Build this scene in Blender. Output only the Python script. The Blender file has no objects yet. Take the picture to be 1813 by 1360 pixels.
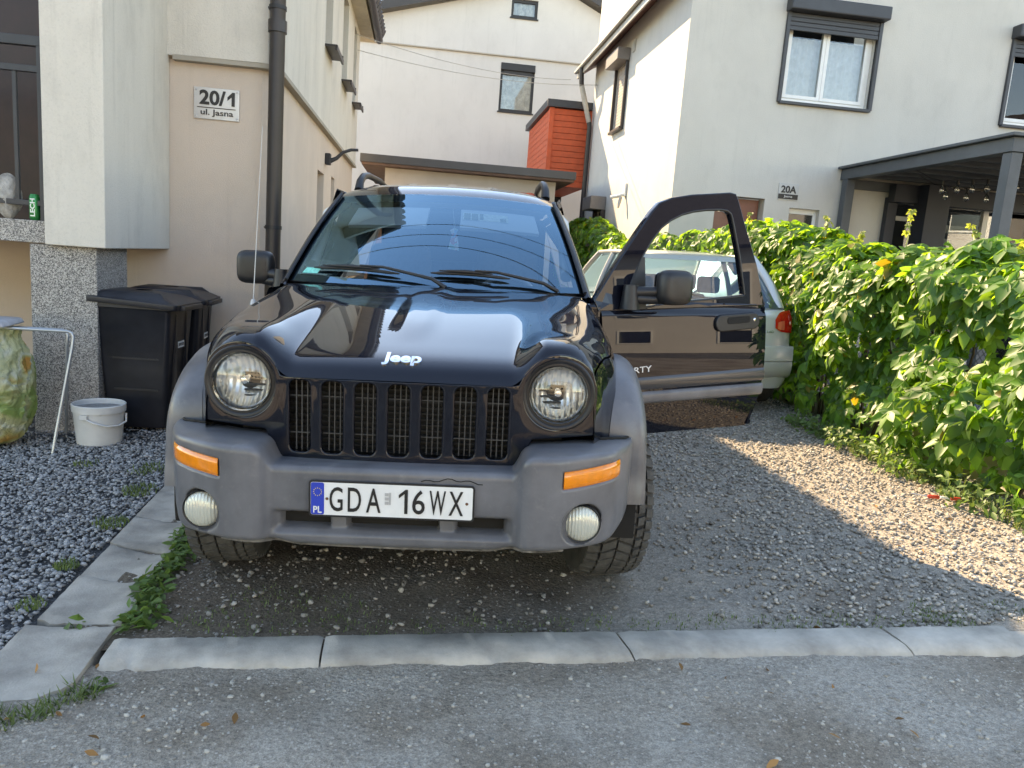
import bpy, bmesh, math, random
import numpy as np
from mathutils import Vector, Matrix
R = math.radians
scene = bpy.context.scene
COL = scene.collection

# ------------------------------------------------------------------ camera
cam_d = bpy.data.cameras.new('camera')
cam = bpy.data.objects.new('camera', cam_d)
COL.objects.link(cam)
cam_d.sensor_width = 36.0
cam_d.lens = 36.0 * 1340.0 / 1813.0
cam_d.clip_start = 0.05
cam_d.clip_end = 900
_p, _r, _yaw = R(9.46), R(4.29), R(7.5)
_f = Vector((math.sin(_yaw) * math.cos(_p), math.cos(_yaw) * math.cos(_p), -math.sin(_p)))
_x = Vector((math.cos(_yaw), -math.sin(_yaw), 0))
_u = _x.cross(_f)
_rt = _x * math.cos(_r) + _u * math.sin(_r)
_up = _u * math.cos(_r) - _x * math.sin(_r)
cam.matrix_world = Matrix(((_rt.x, _up.x, -_f.x, 0), (_rt.y, _up.y, -_f.y, 0), (_rt.z, _up.z, -_f.z, 1.336), (0, 0, 0, 1)))
scene.camera = cam

# ------------------------------------------------------------------ sky, sun, exposure
SUN = Vector((0.640, -1.27, -1.0)).normalized()          # the way the light travels
world = bpy.data.worlds.new('World')
scene.world = world
world.use_nodes = True
wn = world.node_tree.nodes
sky = wn.new('ShaderNodeTexSky')
sky.sky_type = 'NISHITA'
sky.sun_disc = False
sky.sun_elevation = math.asin(-SUN.z)
sky.sun_rotation = math.atan2(-SUN.x, -SUN.y) % (2 * math.pi)
sky.air_density = 1.0
sky.dust_density = 0.1
sky.ozone_density = 2.0
bg = wn['Background']
bg.inputs['Strength'].default_value = 0.15
world.node_tree.links.new(sky.outputs[0], bg.inputs[0])
sun_d = bpy.data.lights.new('sun', 'SUN')
sun_d.energy = 3.5
sun_d.angle = R(0.53)
sun_d.color = (1.0, 0.86, 0.66)
sun = bpy.data.objects.new('sun', sun_d)
COL.objects.link(sun)
sun.location = (-8, 18, 14)
sun.rotation_euler = SUN.to_track_quat('-Z', 'Y').to_euler()
vs = scene.view_settings
vs.view_transform = 'Standard'
vs.look = 'None'
vs.gamma = 1.0
vs.use_white_balance = True            # the camera's own balance for open shade
vs.white_balance_temperature = 8800
vs.white_balance_tint = 12
vs.exposure = 2.2
scene.cycles.max_bounces = 10
scene.cycles.transparent_max_bounces = 16
scene.cycles.use_denoising = True
scene.cycles.caustics_reflective = False
scene.cycles.caustics_refractive = False

# ------------------------------------------------------------------ materials
def _nodes(name):
    m = bpy.data.materials.new(name)
    m.use_nodes = True
    return m, m.node_tree.nodes, m.node_tree.links, m.node_tree.nodes['Principled BSDF']

def mat(name, col, rough=0.6, metal=0.0, spec=0.5, coat=0.0, coat_r=0.03, var=0.0, vscale=6.0, col2=None,
        bump=0.0, bscale=60.0, island=0.0, rvar=0.0, streak=False, bdist=0.01, bdet=5):
    m, N, L, b = _nodes(name)
    b.inputs['Roughness'].default_value = rough
    b.inputs['Metallic'].default_value = metal
    b.inputs['Specular IOR Level'].default_value = spec
    b.inputs['Coat Weight'].default_value = coat
    b.inputs['Coat Roughness'].default_value = coat_r
    c = (*col, 1)
    b.inputs['Base Color'].default_value = c
    tc = N.new('ShaderNodeTexCoord')
    src = tc.outputs['Object']
    if var or col2:
        n = N.new('ShaderNodeTexNoise')
        n.inputs['Scale'].default_value = vscale
        n.inputs['Detail'].default_value = 8
        n.inputs['Roughness'].default_value = 0.62
        if streak:
            mp = N.new('ShaderNodeMapping')
            mp.inputs['Scale'].default_value = (1, 1, 0.12)
            L.new(src, mp.inputs[0]); L.new(mp.outputs[0], n.inputs['Vector'])
        else:
            L.new(src, n.inputs['Vector'])
        rp = N.new('ShaderNodeValToRGB')
        e = rp.color_ramp.elements
        e[0].position, e[1].position = 0.32, 0.68
        e[0].color = (*[x * (1 - var) for x in col], 1)
        e[1].color = (*(col2 if col2 else [min(1, x * (1 + var)) for x in col]), 1)
        L.new(n.outputs['Fac'], rp.inputs[0])
        out = rp.outputs[0]
        if rvar:
            mr = N.new('ShaderNodeMapRange')
            mr.inputs['To Min'].default_value = max(0.0, rough - rvar); mr.inputs['To Max'].default_value = min(1, rough + rvar)
            L.new(n.outputs['Fac'], mr.inputs['Value']); L.new(mr.outputs[0], b.inputs['Roughness'])
    else:
        out = None
    if island:
        g = N.new('ShaderNodeNewGeometry')
        mr = N.new('ShaderNodeMapRange')
        mr.inputs['To Min'].default_value = 1 - island; mr.inputs['To Max'].default_value = 1 + island
        L.new(g.outputs['Random Per Island'], mr.inputs['Value'])
        mx = N.new('ShaderNodeMix'); mx.data_type = 'RGBA'; mx.blend_type = 'MULTIPLY'
        mx.inputs['Factor'].default_value = 1
        if out: L.new(out, mx.inputs['A'])
        else: mx.inputs['A'].default_value = c
        L.new(mr.outputs[0], mx.inputs['B'])
        out = mx.outputs['Result']
    if out: L.new(out, b.inputs['Base Color'])
    if bump:
        n2 = N.new('ShaderNodeTexNoise')
        n2.inputs['Scale'].default_value = bscale
        n2.inputs['Detail'].default_value = bdet
        L.new(src, n2.inputs['Vector'])
        bp = N.new('ShaderNodeBump')
        bp.inputs['Strength'].default_value = bump
        bp.inputs['Distance'].default_value = bdist
        L.new(n2.outputs['Fac'], bp.inputs['Height']); L.new(bp.outputs[0], b.inputs['Normal']); L.new(bp.outputs[0], b.inputs['Coat Normal'])
    return m

def glass_mat(name, tint=(0.75, 0.8, 0.8), ior=1.55, rough=0.0, extra=0.0, coat=(1, 1, 1)):
    m, N, L, b = _nodes(name)
    N.remove(b)
    o = N['Material Output']
    t = N.new('ShaderNodeBsdfTransparent'); t.inputs[0].default_value = (*tint, 1)
    g = N.new('ShaderNodeBsdfGlossy'); g.inputs['Roughness'].default_value = rough; g.inputs['Color'].default_value = (*coat, 1)
    f = N.new('ShaderNodeFresnel'); f.inputs[0].default_value = ior
    mx = N.new('ShaderNodeMixShader')
    if extra:
        ad = N.new('ShaderNodeMath'); ad.operation = 'ADD'; ad.use_clamp = True; ad.inputs[1].default_value = extra
        L.new(f.outputs[0], ad.inputs[0]); L.new(ad.outputs[0], mx.inputs[0])
    else:
        L.new(f.outputs[0], mx.inputs[0])
    L.new(t.outputs[0], mx.inputs[1]); L.new(g.outputs[0], mx.inputs[2])
    L.new(mx.outputs[0], o.inputs[0])
    return m

def speckle_mat(name, cols, scale, rough=0.7, bump=0.3):
    """granular plaster or stone: each voronoi cell takes one of the listed tones"""
    m, N, L, b = _nodes(name)
    b.inputs['Roughness'].default_value = rough
    tc = N.new('ShaderNodeTexCoord'); v = N.new('ShaderNodeTexVoronoi')
    v.inputs['Scale'].default_value = scale
    L.new(tc.outputs['Object'], v.inputs['Vector'])
    sp = N.new('ShaderNodeSeparateColor'); L.new(v.outputs['Color'], sp.inputs[0])
    rp = N.new('ShaderNodeValToRGB'); rp.color_ramp.interpolation = 'CONSTANT'
    e = rp.color_ramp.elements
    while len(e) < len(cols): e.new(0.5)
    for i, c in enumerate(cols):
        e[i].position = i / len(cols); e[i].color = (*c, 1)
    L.new(sp.outputs[0], rp.inputs[0]); L.new(rp.outputs[0], b.inputs['Base Color'])
    bp = N.new('ShaderNodeBump'); bp.inputs['Strength'].default_value = bump; bp.inputs['Distance'].default_value = 0.003
    L.new(v.outputs['Distance'], bp.inputs['Height']); L.new(bp.outputs[0], b.inputs['Normal'])
    return m

def leaf_mat(name, col, trans, tmix=0.4, var=0.35, rough=0.42, old=False):
    m, N, L, b = _nodes(name)
    b.inputs['Roughness'].default_value = rough
    o = N['Material Output']
    g = N.new('ShaderNodeNewGeometry')
    mr = N.new('ShaderNodeMapRange'); mr.inputs['To Min'].default_value = 1 - var; mr.inputs['To Max'].default_value = 1 + var
    L.new(g.outputs['Random Per Island'], mr.inputs['Value'])
    def mul(c):
        mx = N.new('ShaderNodeMix'); mx.data_type = 'RGBA'; mx.blend_type = 'MULTIPLY'; mx.inputs['Factor'].default_value = 1
        mx.inputs['A'].default_value = (*c, 1); L.new(mr.outputs[0], mx.inputs['B'])
        return mx.outputs['Result']
    def aged(c):
        o_ = mul(c)
        if not old: return o_
        rp = N.new('ShaderNodeValToRGB'); e = rp.color_ramp.elements
        wn_ = N.new('ShaderNodeTexWhiteNoise'); wn_.noise_dimensions = '1D'; L.new(g.outputs['Random Per Island'], wn_.inputs['W'])
        e[0].position, e[0].color = 0.0, (.62, .75, .9, 1); e[1].position, e[1].color = 0.45, (1, 1, 1, 1)
        q = e.new(.80); q.color = (1.22, 1.2, .85, 1); q = e.new(.975); q.color = (1.35, 1.25, .8, 1); q = e.new(.985); q.color = (2.0, .8, .7, 1)
        L.new(wn_.outputs['Value'], rp.inputs[0])
        m2 = N.new('ShaderNodeMix'); m2.data_type = 'RGBA'; m2.blend_type = 'MULTIPLY'; m2.inputs['Factor'].default_value = 1
        L.new(o_, m2.inputs['A']); L.new(rp.outputs[0], m2.inputs['B']); return m2.outputs['Result']
    L.new(aged(col), b.inputs['Base Color'])
    t = N.new('ShaderNodeBsdfTranslucent'); L.new(aged(trans), t.inputs[0])
    mx = N.new('ShaderNodeMixShader'); mx.inputs[0].default_value = tmix
    L.new(b.outputs[0], mx.inputs[1]); L.new(t.outputs[0], mx.inputs[2]); L.new(mx.outputs[0], o.inputs[0])
    return m

# ------------------------------------------------------------------ mesh helpers
def tag(o, label=None, cat=None, group=None, kind=None):
    if label: o['label'] = label
    if cat: o['category'] = cat
    if group: o['group'] = group
    if kind: o['kind'] = kind
    return o

def link(o, parent=None):
    COL.objects.link(o)
    if parent is not None: o.parent = parent
    return o

def empty(name, loc=(0, 0, 0), rot=(0, 0, 0)):
    o = bpy.data.objects.new(name, None)
    o.empty_display_size = 0.2
    o.location = loc; o.rotation_euler = rot
    return link(o)

def thing(name, label, cat, loc=(0, 0, 0), rot=(0, 0, 0), group=None):
    return tag(empty(name, loc, rot), label, cat, group)

def mesh_np(name, V, F):
    """fast mesh from arrays, F an (n,k) array of one face size"""
    me = bpy.data.meshes.new(name)
    V = np.asarray(V, np.float32).reshape(-1, 3); F = np.asarray(F, np.int32)
    n, k = F.shape
    me.vertices.add(len(V)); me.vertices.foreach_set('co', V.ravel())
    me.loops.add(n * k); me.loops.foreach_set('vertex_index', F.ravel())
    me.polygons.add(n); me.polygons.foreach_set('loop_start', np.arange(0, n * k, k, dtype=np.int32))
    me.update(calc_edges=True)
    return me

def finish(name, me, m, parent=None, smooth=None, kind=None, loc=None, rot=None):
    me.materials.append(m)
    if smooth is not None:
        me.polygons.foreach_set('use_smooth', [True] * len(me.polygons))
        if smooth < 180: me.set_sharp_from_angle(angle=R(smooth))
    o = bpy.data.objects.new(name, me)
    link(o, parent)
    if loc is not None: o.location = loc
    if rot is not None: o.rotation_euler = rot
    if kind: o['kind'] = kind
    return o

class MB:
    """collects simple shapes, then links them as one mesh object"""
    def __init__(s): s.v = []; s.f = []
    def add(s, V, F):
        k = len(s.v); s.v += [tuple(map(float, p)) for p in V]; s.f += [tuple(i + k for i in q) for q in F]; return s
    def box(s, x0, x1, y0, y1, z0, z1):
        return s.add([(x0, y0, z0), (x1, y0, z0), (x1, y1, z0), (x0, y1, z0), (x0, y0, z1), (x1, y0, z1), (x1, y1, z1), (x0, y1, z1)],
                     [(0, 3, 2, 1), (4, 5, 6, 7), (0, 1, 5, 4), (1, 2, 6, 5), (2, 3, 7, 6), (3, 0, 4, 7)])
    def hexa(s, P):
        return s.add(P, [(0, 3, 2, 1), (4, 5, 6, 7), (0, 1, 5, 4), (1, 2, 6, 5), (2, 3, 7, 6), (3, 0, 4, 7)])
    def tube(s, pts, r, n=8, caps=True):
        pts = [Vector(p) for p in pts]; V = []; F = []
        rs = r if isinstance(r, (list, tuple)) else [r] * len(pts)
        up = None
        for i, p in enumerate(pts):
            t = (pts[min(i + 1, len(pts) - 1)] - pts[max(i - 1, 0)]).normalized()
            if up is None:
                up = Vector((0, 0, 1)) if abs(t.z) < 0.9 else Vector((1, 0, 0))
            a = t.cross(up).normalized(); up = a.cross(t).normalized()
            for k in range(n):
                w = 2 * math.pi * k / n
                V.append(p + (a * math.cos(w) + up * math.sin(w)) * rs[i])
        for i in range(len(pts) - 1):
            for k in range(n):
                F.append((i * n + k, i * n + (k + 1) % n, (i + 1) * n + (k + 1) % n, (i + 1) * n + k))
        if caps:
            F.append(tuple(range(n))[::-1]); F.append(tuple((len(pts) - 1) * n + k for k in range(n)))
        return s.add(V, F)
    def lathe(s, prof, n=32, M=None, close=False, caps=True):
        """prof: (r, h) pairs turned about +Z, then moved by M"""
        V = []; F = []
        for r, h in prof:
            for k in range(n):
                w = 2 * math.pi * k / n; p = Vector((r * math.cos(w), r * math.sin(w), h)); V.append(M @ p if M else p)
        m = len(prof)
        for i in range(m - 1 if not close else m):
            for k in range(n):
                j = (i + 1) % m
                F.append((i * n + k, i * n + (k + 1) % n, j * n + (k + 1) % n, j * n + k))
        if not close and caps:
            if prof[0][0] > 1e-5: F.append(tuple(range(n))[::-1])
            if prof[-1][0] > 1e-5: F.append(tuple((m - 1) * n + k for k in range(n)))
        return s.add(V, F)
    def grid(s, P, closed_u=False):
        P = np.asarray(P, float); a, b = P.shape[:2]; F = []
        for i in range(a - (0 if closed_u else 1)):
            for j in range(b - 1):
                i2 = (i + 1) % a
                F.append((i * b + j, i2 * b + j, i2 * b + j + 1, i * b + j + 1))
        return s.add(P.reshape(-1, 3), F)
    def prism(s, poly, lo, hi, fn=lambda a, b, c: (a, b, c)):
        """poly in (a,b), pushed from lo to hi along c; fn maps to xyz"""
        n = len(poly); V = [fn(a, b, lo) for a, b in poly] + [fn(a, b, hi) for a, b in poly]
        F = [tuple(range(n))[::-1], tuple(range(n, 2 * n))] + [(i, (i + 1) % n, n + (i + 1) % n, n + i) for i in range(n)]
        return s.add(V, F)
    def build(s, name, m, parent=None, smooth=None, bevel=0.0, seg=2, kind=None, loc=None, rot=None, solid=0.0, fixn=True):
        me = bpy.data.meshes.new(name)
        me.from_pydata(s.v, [], s.f); me.update()
        if bevel or fixn or solid:
            bm = bmesh.new(); bm.from_mesh(me)
            bmesh.ops.remove_doubles(bm, verts=bm.verts, dist=1e-5)
            if solid:
                bmesh.ops.recalc_face_normals(bm, faces=bm.faces)
                bmesh.ops.solidify(bm, geom=bm.faces[:], thickness=solid)
            if fixn: bmesh.ops.recalc_face_normals(bm, faces=bm.faces)
            if bevel:
                es = [e for e in bm.edges if len(e.link_faces) == 2 and e.calc_face_angle(0) > 0.5]
                bmesh.ops.bevel(bm, geom=es, offset=bevel, segments=seg, affect='EDGES', profile=0.5, clamp_overlap=True)
            bm.to_mesh(me); bm.free()
        return finish(name, me, m, parent, smooth, kind, loc, rot)

def box(name, m, parent, x0, x1, y0, y1, z0, z1, bevel=0.0, **kw):
    return MB().box(x0, x1, y0, y1, z0, z1).build(name, m, parent, bevel=bevel, **kw)

def plate2d(loops, depth=0.0, bevel=0.0, res=2):
    """filled flat shape from closed (a,b) loops (inner loops become holes); returns a mesh in the XY plane"""
    cu = bpy.data.curves.new('shape', 'CURVE'); cu.dimensions = '2D'; cu.fill_mode = 'BOTH'
    cu.extrude = depth; cu.bevel_depth = bevel; cu.bevel_resolution = res
    for lp in loops:
        sp = cu.splines.new('POLY'); sp.points.add(len(lp) - 1)
        for p, q in zip(sp.points, lp): p.co = (q[0], q[1], 0, 1)
        sp.use_cyclic_u = True
    o = bpy.data.objects.new('shape', cu); COL.objects.link(o)
    me = bpy.data.meshes.new_from_object(o.evaluated_get(bpy.context.evaluated_depsgraph_get()))
    bpy.data.objects.remove(o); bpy.data.curves.remove(cu)
    return me

def split_long(me, maxlen, rounds=6):
    bm = bmesh.new(); bm.from_mesh(me)
    bmesh.ops.remove_doubles(bm, verts=bm.verts, dist=1e-6)
    bmesh.ops.triangulate(bm, faces=bm.faces)
    for _ in range(rounds):
        es = [e for e in bm.edges if e.calc_length() > maxlen]
        if not es: break
        bmesh.ops.subdivide_edges(bm, edges=es, cuts=1)
        bmesh.ops.triangulate(bm, faces=[f for f in bm.faces if len(f.verts) > 3])
    bmesh.ops.recalc_face_normals(bm, faces=bm.faces)
    bm.to_mesh(me); bm.free()
    return me

def map_mesh(me, fn):
    for v in me.vertices: v.co = fn(*v.co)
    me.update()
    return me

def text(name, s, w, h, m, parent, M, depth=0.002, bold=0.0, fn=None):
    """lettering fitted to w x h, lying in XY with its centre at 0, then moved by M (Matrix)"""
    cu = bpy.data.curves.new('text', 'FONT'); cu.body = s; cu.extrude = 0.02; cu.offset = bold; cu.resolution_u = 4
    o = bpy.data.objects.new('text', cu); COL.objects.link(o)
    me = bpy.data.meshes.new_from_object(o.evaluated_get(bpy.context.evaluated_depsgraph_get()))
    bpy.data.objects.remove(o); bpy.data.curves.remove(cu)
    V = np.array([v.co[:] for v in me.vertices]); lo, hi = V.min(0), V.max(0)
    c = (lo + hi) / 2; sc = np.array([w, h, depth]) / (hi - lo)
    for v in me.vertices:
        p = Vector(((v.co.x - c[0]) * sc[0], (v.co.y - c[1]) * sc[1], (v.co.z - lo[2]) * sc[2]))
        v.co = fn(*p) if fn else M @ p
    me.update()
    return finish(name, me, m, parent)

def FRAME(origin, xa, ya):
    """matrix whose X and Y axes are xa, ya"""
    x = Vector(xa).normalized(); y = Vector(ya).normalized(); z = x.cross(y)
    o = Vector(origin)
    return Matrix(((x.x, y.x, z.x, o.x), (x.y, y.y, z.y, o.y), (x.z, y.z, z.z, o.z), (0, 0, 0, 1)))

def rrect(x0, x1, y0, y1, r, n=6):
    P = []
    for cx, cy, a0 in ((x1 - r, y1 - r, 0), (x0 + r, y1 - r, 90), (x0 + r, y0 + r, 180), (x1 - r, y0 + r, 270)):
        for k in range(n + 1):
            a = R(a0 + 90 * k / n); P.append((cx + r * math.cos(a), cy + r * math.sin(a)))
    return P

def circ(cx, cy, r, n=48): return [(cx + r * math.cos(2 * math.pi * k / n), cy + r * math.sin(2 * math.pi * k / n)) for k in range(n)]

def lerp_tab(x, tab):
    return np.interp(x, [t[0] for t in tab], [t[1] for t in tab])

def cubic_tab(x, tab):
    """monotone-ish smooth interpolation through the table"""
    X = np.array([t[0] for t in tab], float); Y = np.array([t[1] for t in tab], float)
    d = np.diff(Y) / np.diff(X); m = np.zeros_like(Y)
    m[1:-1] = np.where(d[:-1] * d[1:] > 0, 2 * d[:-1] * d[1:] / np.where(np.abs(d[:-1] + d[1:]) < 1e-12, 1, d[:-1] + d[1:]), 0)
    m[0], m[-1] = d[0], d[-1]
    x = np.clip(np.asarray(x, float), X[0], X[-1]); i = np.clip(np.searchsorted(X, x) - 1, 0, len(d) - 1)
    h = X[i + 1] - X[i]; t = (x - X[i]) / h
    return (1 + 2 * t) * (1 - t) ** 2 * Y[i] + t * (1 - t) ** 2 * h * m[i] + t * t * (3 - 2 * t) * Y[i + 1] + t * t * (t - 1) * h * m[i + 1]

def sstep(a, b, x):
    t = np.clip((np.asarray(x, float) - a) / (b - a), 0, 1); return t * t * (3 - 2 * t)

def copy_tree(o, parent=None):
    c = o.copy(); COL.objects.link(c)
    c.parent = parent
    for ch in o.children: copy_tree(ch, c)
    return c

# the yard leans: it rises gently towards the hedge
SL = math.tan(R(1.5627)); CY, SY = math.cos(R(7.5)), math.sin(R(7.5))
def gz(x, y):
    xw = np.clip(np.asarray(x) * CY - np.asarray(y) * SY, -6, 6)
    return SL * (xw + 0.338)
def vnoise(x, y, s, seed=0):
    """cheap smooth value noise on arrays"""
    x = np.asarray(x, float) * s; y = np.asarray(y, float) * s
    xi = np.floor(x).astype(np.int64); yi = np.floor(y).astype(np.int64); xf = x - xi; yf = y - yi
    def hsh(a, b):
        h = (a * 374761393 + b * 668265263 + seed * 974711) & 0x7fffffff
        h = ((h ^ (h >> 13)) * 1274126177) & 0x7fffffff
        return ((h ^ (h >> 16)) & 0xffff) / 65535.0
    u = xf * xf * (3 - 2 * xf); v = yf * yf * (3 - 2 * yf)
    return (hsh(xi, yi) * (1 - u) + hsh(xi + 1, yi) * u) * (1 - v) + (hsh(xi, yi + 1) * (1 - u) + hsh(xi + 1, yi + 1) * u) * v
# ================================================================== ground
def soil_mat(name, c1, c2, c3, scale, fine, bump=0.6, gx=None):
    m, N, L, b = _nodes(name)
    b.inputs['Roughness'].default_value = 0.92
    b.inputs['Specular IOR Level'].default_value = 0.25
    tc = N.new('ShaderNodeTexCoord')
    n1 = N.new('ShaderNodeTexNoise'); n1.inputs['Scale'].default_value = scale; n1.inputs['Detail'].default_value = 6
    n2 = N.new('ShaderNodeTexNoise'); n2.inputs['Scale'].default_value = fine; n2.inputs['Detail'].default_value = 9; n2.inputs['Roughness'].default_value = 0.75
    v = N.new('ShaderNodeTexVoronoi'); v.inputs['Scale'].default_value = fine * 1.6
    for q in (n1, n2, v): L.new(tc.outputs['Object'], q.inputs['Vector'])
    r1 = N.new('ShaderNodeValToRGB'); e = r1.color_ramp.elements
    e[0].position, e[1].position = 0.38, 0.62
    e[0].color, e[1].color = (*c1, 1), (*c2, 1)
    fac = n1.outputs['Fac']
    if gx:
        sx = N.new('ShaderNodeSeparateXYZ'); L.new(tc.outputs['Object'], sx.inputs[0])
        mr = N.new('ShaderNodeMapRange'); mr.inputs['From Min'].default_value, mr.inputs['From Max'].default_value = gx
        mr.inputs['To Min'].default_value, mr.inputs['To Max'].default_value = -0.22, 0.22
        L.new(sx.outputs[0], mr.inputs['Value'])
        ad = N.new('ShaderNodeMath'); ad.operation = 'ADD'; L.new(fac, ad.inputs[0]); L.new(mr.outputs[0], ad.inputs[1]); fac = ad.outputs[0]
    L.new(fac, r1.inputs[0])
    r2 = N.new('ShaderNodeValToRGB'); e = r2.color_ramp.elements
    e[0].position, e[1].position = 0.30, 0.72; e[0].color = (0.5, 0.5, 0.5, 1); e[1].color = (1.3, 1.3, 1.3, 1)
    L.new(n2.outputs['Fac'], r2.inputs[0])
    mx = N.new('ShaderNodeMix'); mx.data_type = 'RGBA'; mx.blend_type = 'MULTIPLY'; mx.inputs['Factor'].default_value = 1
    L.new(r1.outputs[0], mx.inputs['A']); L.new(r2.outputs[0], mx.inputs['B'])
    n4 = N.new('ShaderNodeTexNoise'); n4.inputs['Scale'].default_value = fine * 4.2; n4.inputs['Detail'].default_value = 6; n4.inputs['Roughness'].default_value = 0.8; L.new(tc.outputs['Object'], n4.inputs['Vector'])
    r4 = N.new('ShaderNodeValToRGB'); e = r4.color_ramp.elements; e[0].position, e[1].position = 0.33, 0.67; e[0].color = (0.42, 0.41, 0.40, 1); e[1].color = (1.5, 1.5, 1.48, 1)
    L.new(n4.outputs['Fac'], r4.inputs[0])
    m4 = N.new('ShaderNodeMix'); m4.data_type = 'RGBA'; m4.blend_type = 'MULTIPLY'; m4.inputs['Factor'].default_value = 0.8
    L.new(mx.outputs['Result'], m4.inputs['A']); L.new(r4.outputs[0], m4.inputs['B']); mx = m4
    # scattered pale grit
    sp = N.new('ShaderNodeSeparateColor'); L.new(v.outputs['Color'], sp.inputs[0])
    gt = N.new('ShaderNodeMath'); gt.operation = 'GREATER_THAN'; gt.inputs[1].default_value = 0.82; L.new(sp.outputs[0], gt.inputs[0])
    lt = N.new('ShaderNodeMath'); lt.operation = 'LESS_THAN'; lt.inputs[1].default_value = 0.33; L.new(v.outputs['Distance'], lt.inputs[0])
    an = N.new('ShaderNodeMath'); an.operation = 'MULTIPLY'; L.new(gt.outputs[0], an.inputs[0]); L.new(lt.outputs[0], an.inputs[1])
    m2 = N.new('ShaderNodeMix'); m2.data_type = 'RGBA'; L.new(an.outputs[0], m2.inputs['Factor'])
    L.new(mx.outputs['Result'], m2.inputs['A']); m2.inputs['B'].default_value = (*c3, 1)
    L.new(m2.outputs['Result'], b.inputs['Base Color'])
    bp = N.new('ShaderNodeBump'); bp.inputs['Strength'].default_value = bump; bp.inputs['Distance'].default_value = 0.012
    L.new(n2.outputs['Fac'], bp.inputs['Height'])
    b2 = N.new('ShaderNodeBump'); b2.inputs['Strength'].default_value = bump; b2.inputs['Distance'].default_value = 0.006
    L.new(v.outputs['Distance'], b2.inputs['Height']); b2.invert = True
    L.new(bp.outputs[0], b2.inputs['Normal']); L.new(b2.outputs[0], b.inputs['Normal'])
    return m

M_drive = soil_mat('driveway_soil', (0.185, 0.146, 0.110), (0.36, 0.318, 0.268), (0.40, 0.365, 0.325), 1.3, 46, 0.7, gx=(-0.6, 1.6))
M_road = soil_mat('road_grit', (0.32, 0.268, 0.212), (0.50, 0.447, 0.382), (0.52, 0.465, 0.40), 2.1, 52, 0.9)
M_bed = soil_mat('bed_grit', (0.07, 0.07, 0.07), (0.12, 0.12, 0.125), (0.22, 0.22, 0.22), 3, 50, 0.8)
M_far = soil_mat('yard_soil', (0.13, 0.125, 0.11), (0.19, 0.185, 0.17), (0.3, 0.3, 0.28), 0.6, 30, 0.5)
M_conc = mat('kerb_concrete', (0.43, 0.388, 0.33), 0.9, var=0.36, vscale=5, bump=0.5, bscale=160, bdist=0.003)
M_conc2 = mat('slab_concrete', (0.36, 0.32, 0.27), 0.9, var=0.36, vscale=5, bump=0.5, bscale=120, bdist=0.004)

def sheet(name, m, x0, x1, y0, y1, step, dz, amp=0.0, scale=3.0, seed=1, edge=None):
    nx = max(2, int((x1 - x0) / step) + 1); ny = max(2, int((y1 - y0) / step) + 1)
    X, Y = np.meshgrid(np.linspace(x0, x1, nx), np.linspace(y0, y1, ny), indexing='ij')
    Z = gz(X, Y) + dz
    if amp:
        Z = Z + amp * ((vnoise(X, Y, scale, seed) - .5) * 1.4 + (vnoise(X, Y, scale * 3.3, seed + 5) - .5) * .7 + (vnoise(X, Y, scale * 9, seed + 9) - .5) * .35)
    if edge is not None: Z = Z + edge(X, Y)
    V = np.stack([X, Y, Z], -1).reshape(-1, 3)
    I = np.arange(nx * ny).reshape(nx, ny)
    F = np.stack([I[:-1, :-1], I[1:, :-1], I[1:, 1:], I[:-1, 1:]], -1).reshape(-1, 4)
    return finish(name, mesh_np(name, V, F), m, smooth=180, kind='structure')

def dzf(x, y):   # the driveway's own relief, shared by whatever lies on it
    return 0.020 * ((vnoise(x, y, 1.7, 11) - .5) * 1.4 + (vnoise(x, y, 1.7 * 3.3, 16) - .5) * .7 + (vnoise(x, y, 1.7 * 9, 20) - .5) * .35)
def rzf(x, y):
    return -0.018 + 0.018 * ((vnoise(x, y, 1.4, 31) - .5) * 1.4 + (vnoise(x, y, 1.4 * 3.3, 36) - .5) * .7 + (vnoise(x, y, 1.4 * 9, 40) - .5) * .35)

far = sheet('ground', M_far, -220, 220, -220, 220, 4.0, -0.14)
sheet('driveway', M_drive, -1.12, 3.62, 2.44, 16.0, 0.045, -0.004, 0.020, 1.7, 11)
sheet('road', M_road, -9, 11, -7.0, 2.36, 0.06, -0.018, 0.018, 1.4, 31)
sheet('gravel_bed', M_bed, -5.2, -1.2, 2.44, 6.9, 0.05, -0.018, 0.012, 2.2, 51)
sheet('garden_path', M_far, 3.58, 16.0, 2.40, 11.6, 0.4, -0.05)

# ------------------------------------------------------------------ kerb and drain slabs, stone by stone
def kerb_stone(parent, xa, xb, y1, seed, jb=0.02, ja=0.02):
    rnd = random.Random(seed)
    prof = [(0.0, -0.16), (0.0, 0.004), (-0.006, 0.010), (-0.09, 0.011), (-0.125, 0.009), (-0.148, 0.002), (-0.162, -0.010), (-0.170, -0.030), (-0.174, -0.16)]
    n = 40; P = []; chips = [(rnd.random(), rnd.uniform(.015, .04), rnd.uniform(.003, .010)) for _ in range(5)]
    for i in range(n + 1):
        t = i / n; row = []
        for k, (dy, dz) in enumerate(prof):
            w = -dy / 0.174
            x = xa + (xb - xa) * t + (ja * (w ** 2) * (1 - t) + jb * (w ** 2) * t)
            z = dz + (rnd.uniform(-.002, .002) if 1 <= k <= 6 else 0)
            if 3 < k < 8: z -= sum(dp_ * math.exp(-((t - c_) / w_) ** 2) for c_, w_, dp_ in chips)
            if i in (0, n) and 1 <= k <= 6: z -= 0.005
            row.append((x, y1 + dy + (rnd.uniform(-.005, .005) if k > 4 else 0), float(gz(x, y1)) + z))
        P.append(row)
    mb = MB().grid(P)
    k = len(prof)
    mb.f.append(tuple(range(k))); mb.f.append(tuple(n * k + j for j in range(k))[::-1])
    mb.build('kerb_stone', M_conc, parent, smooth=50)
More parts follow.
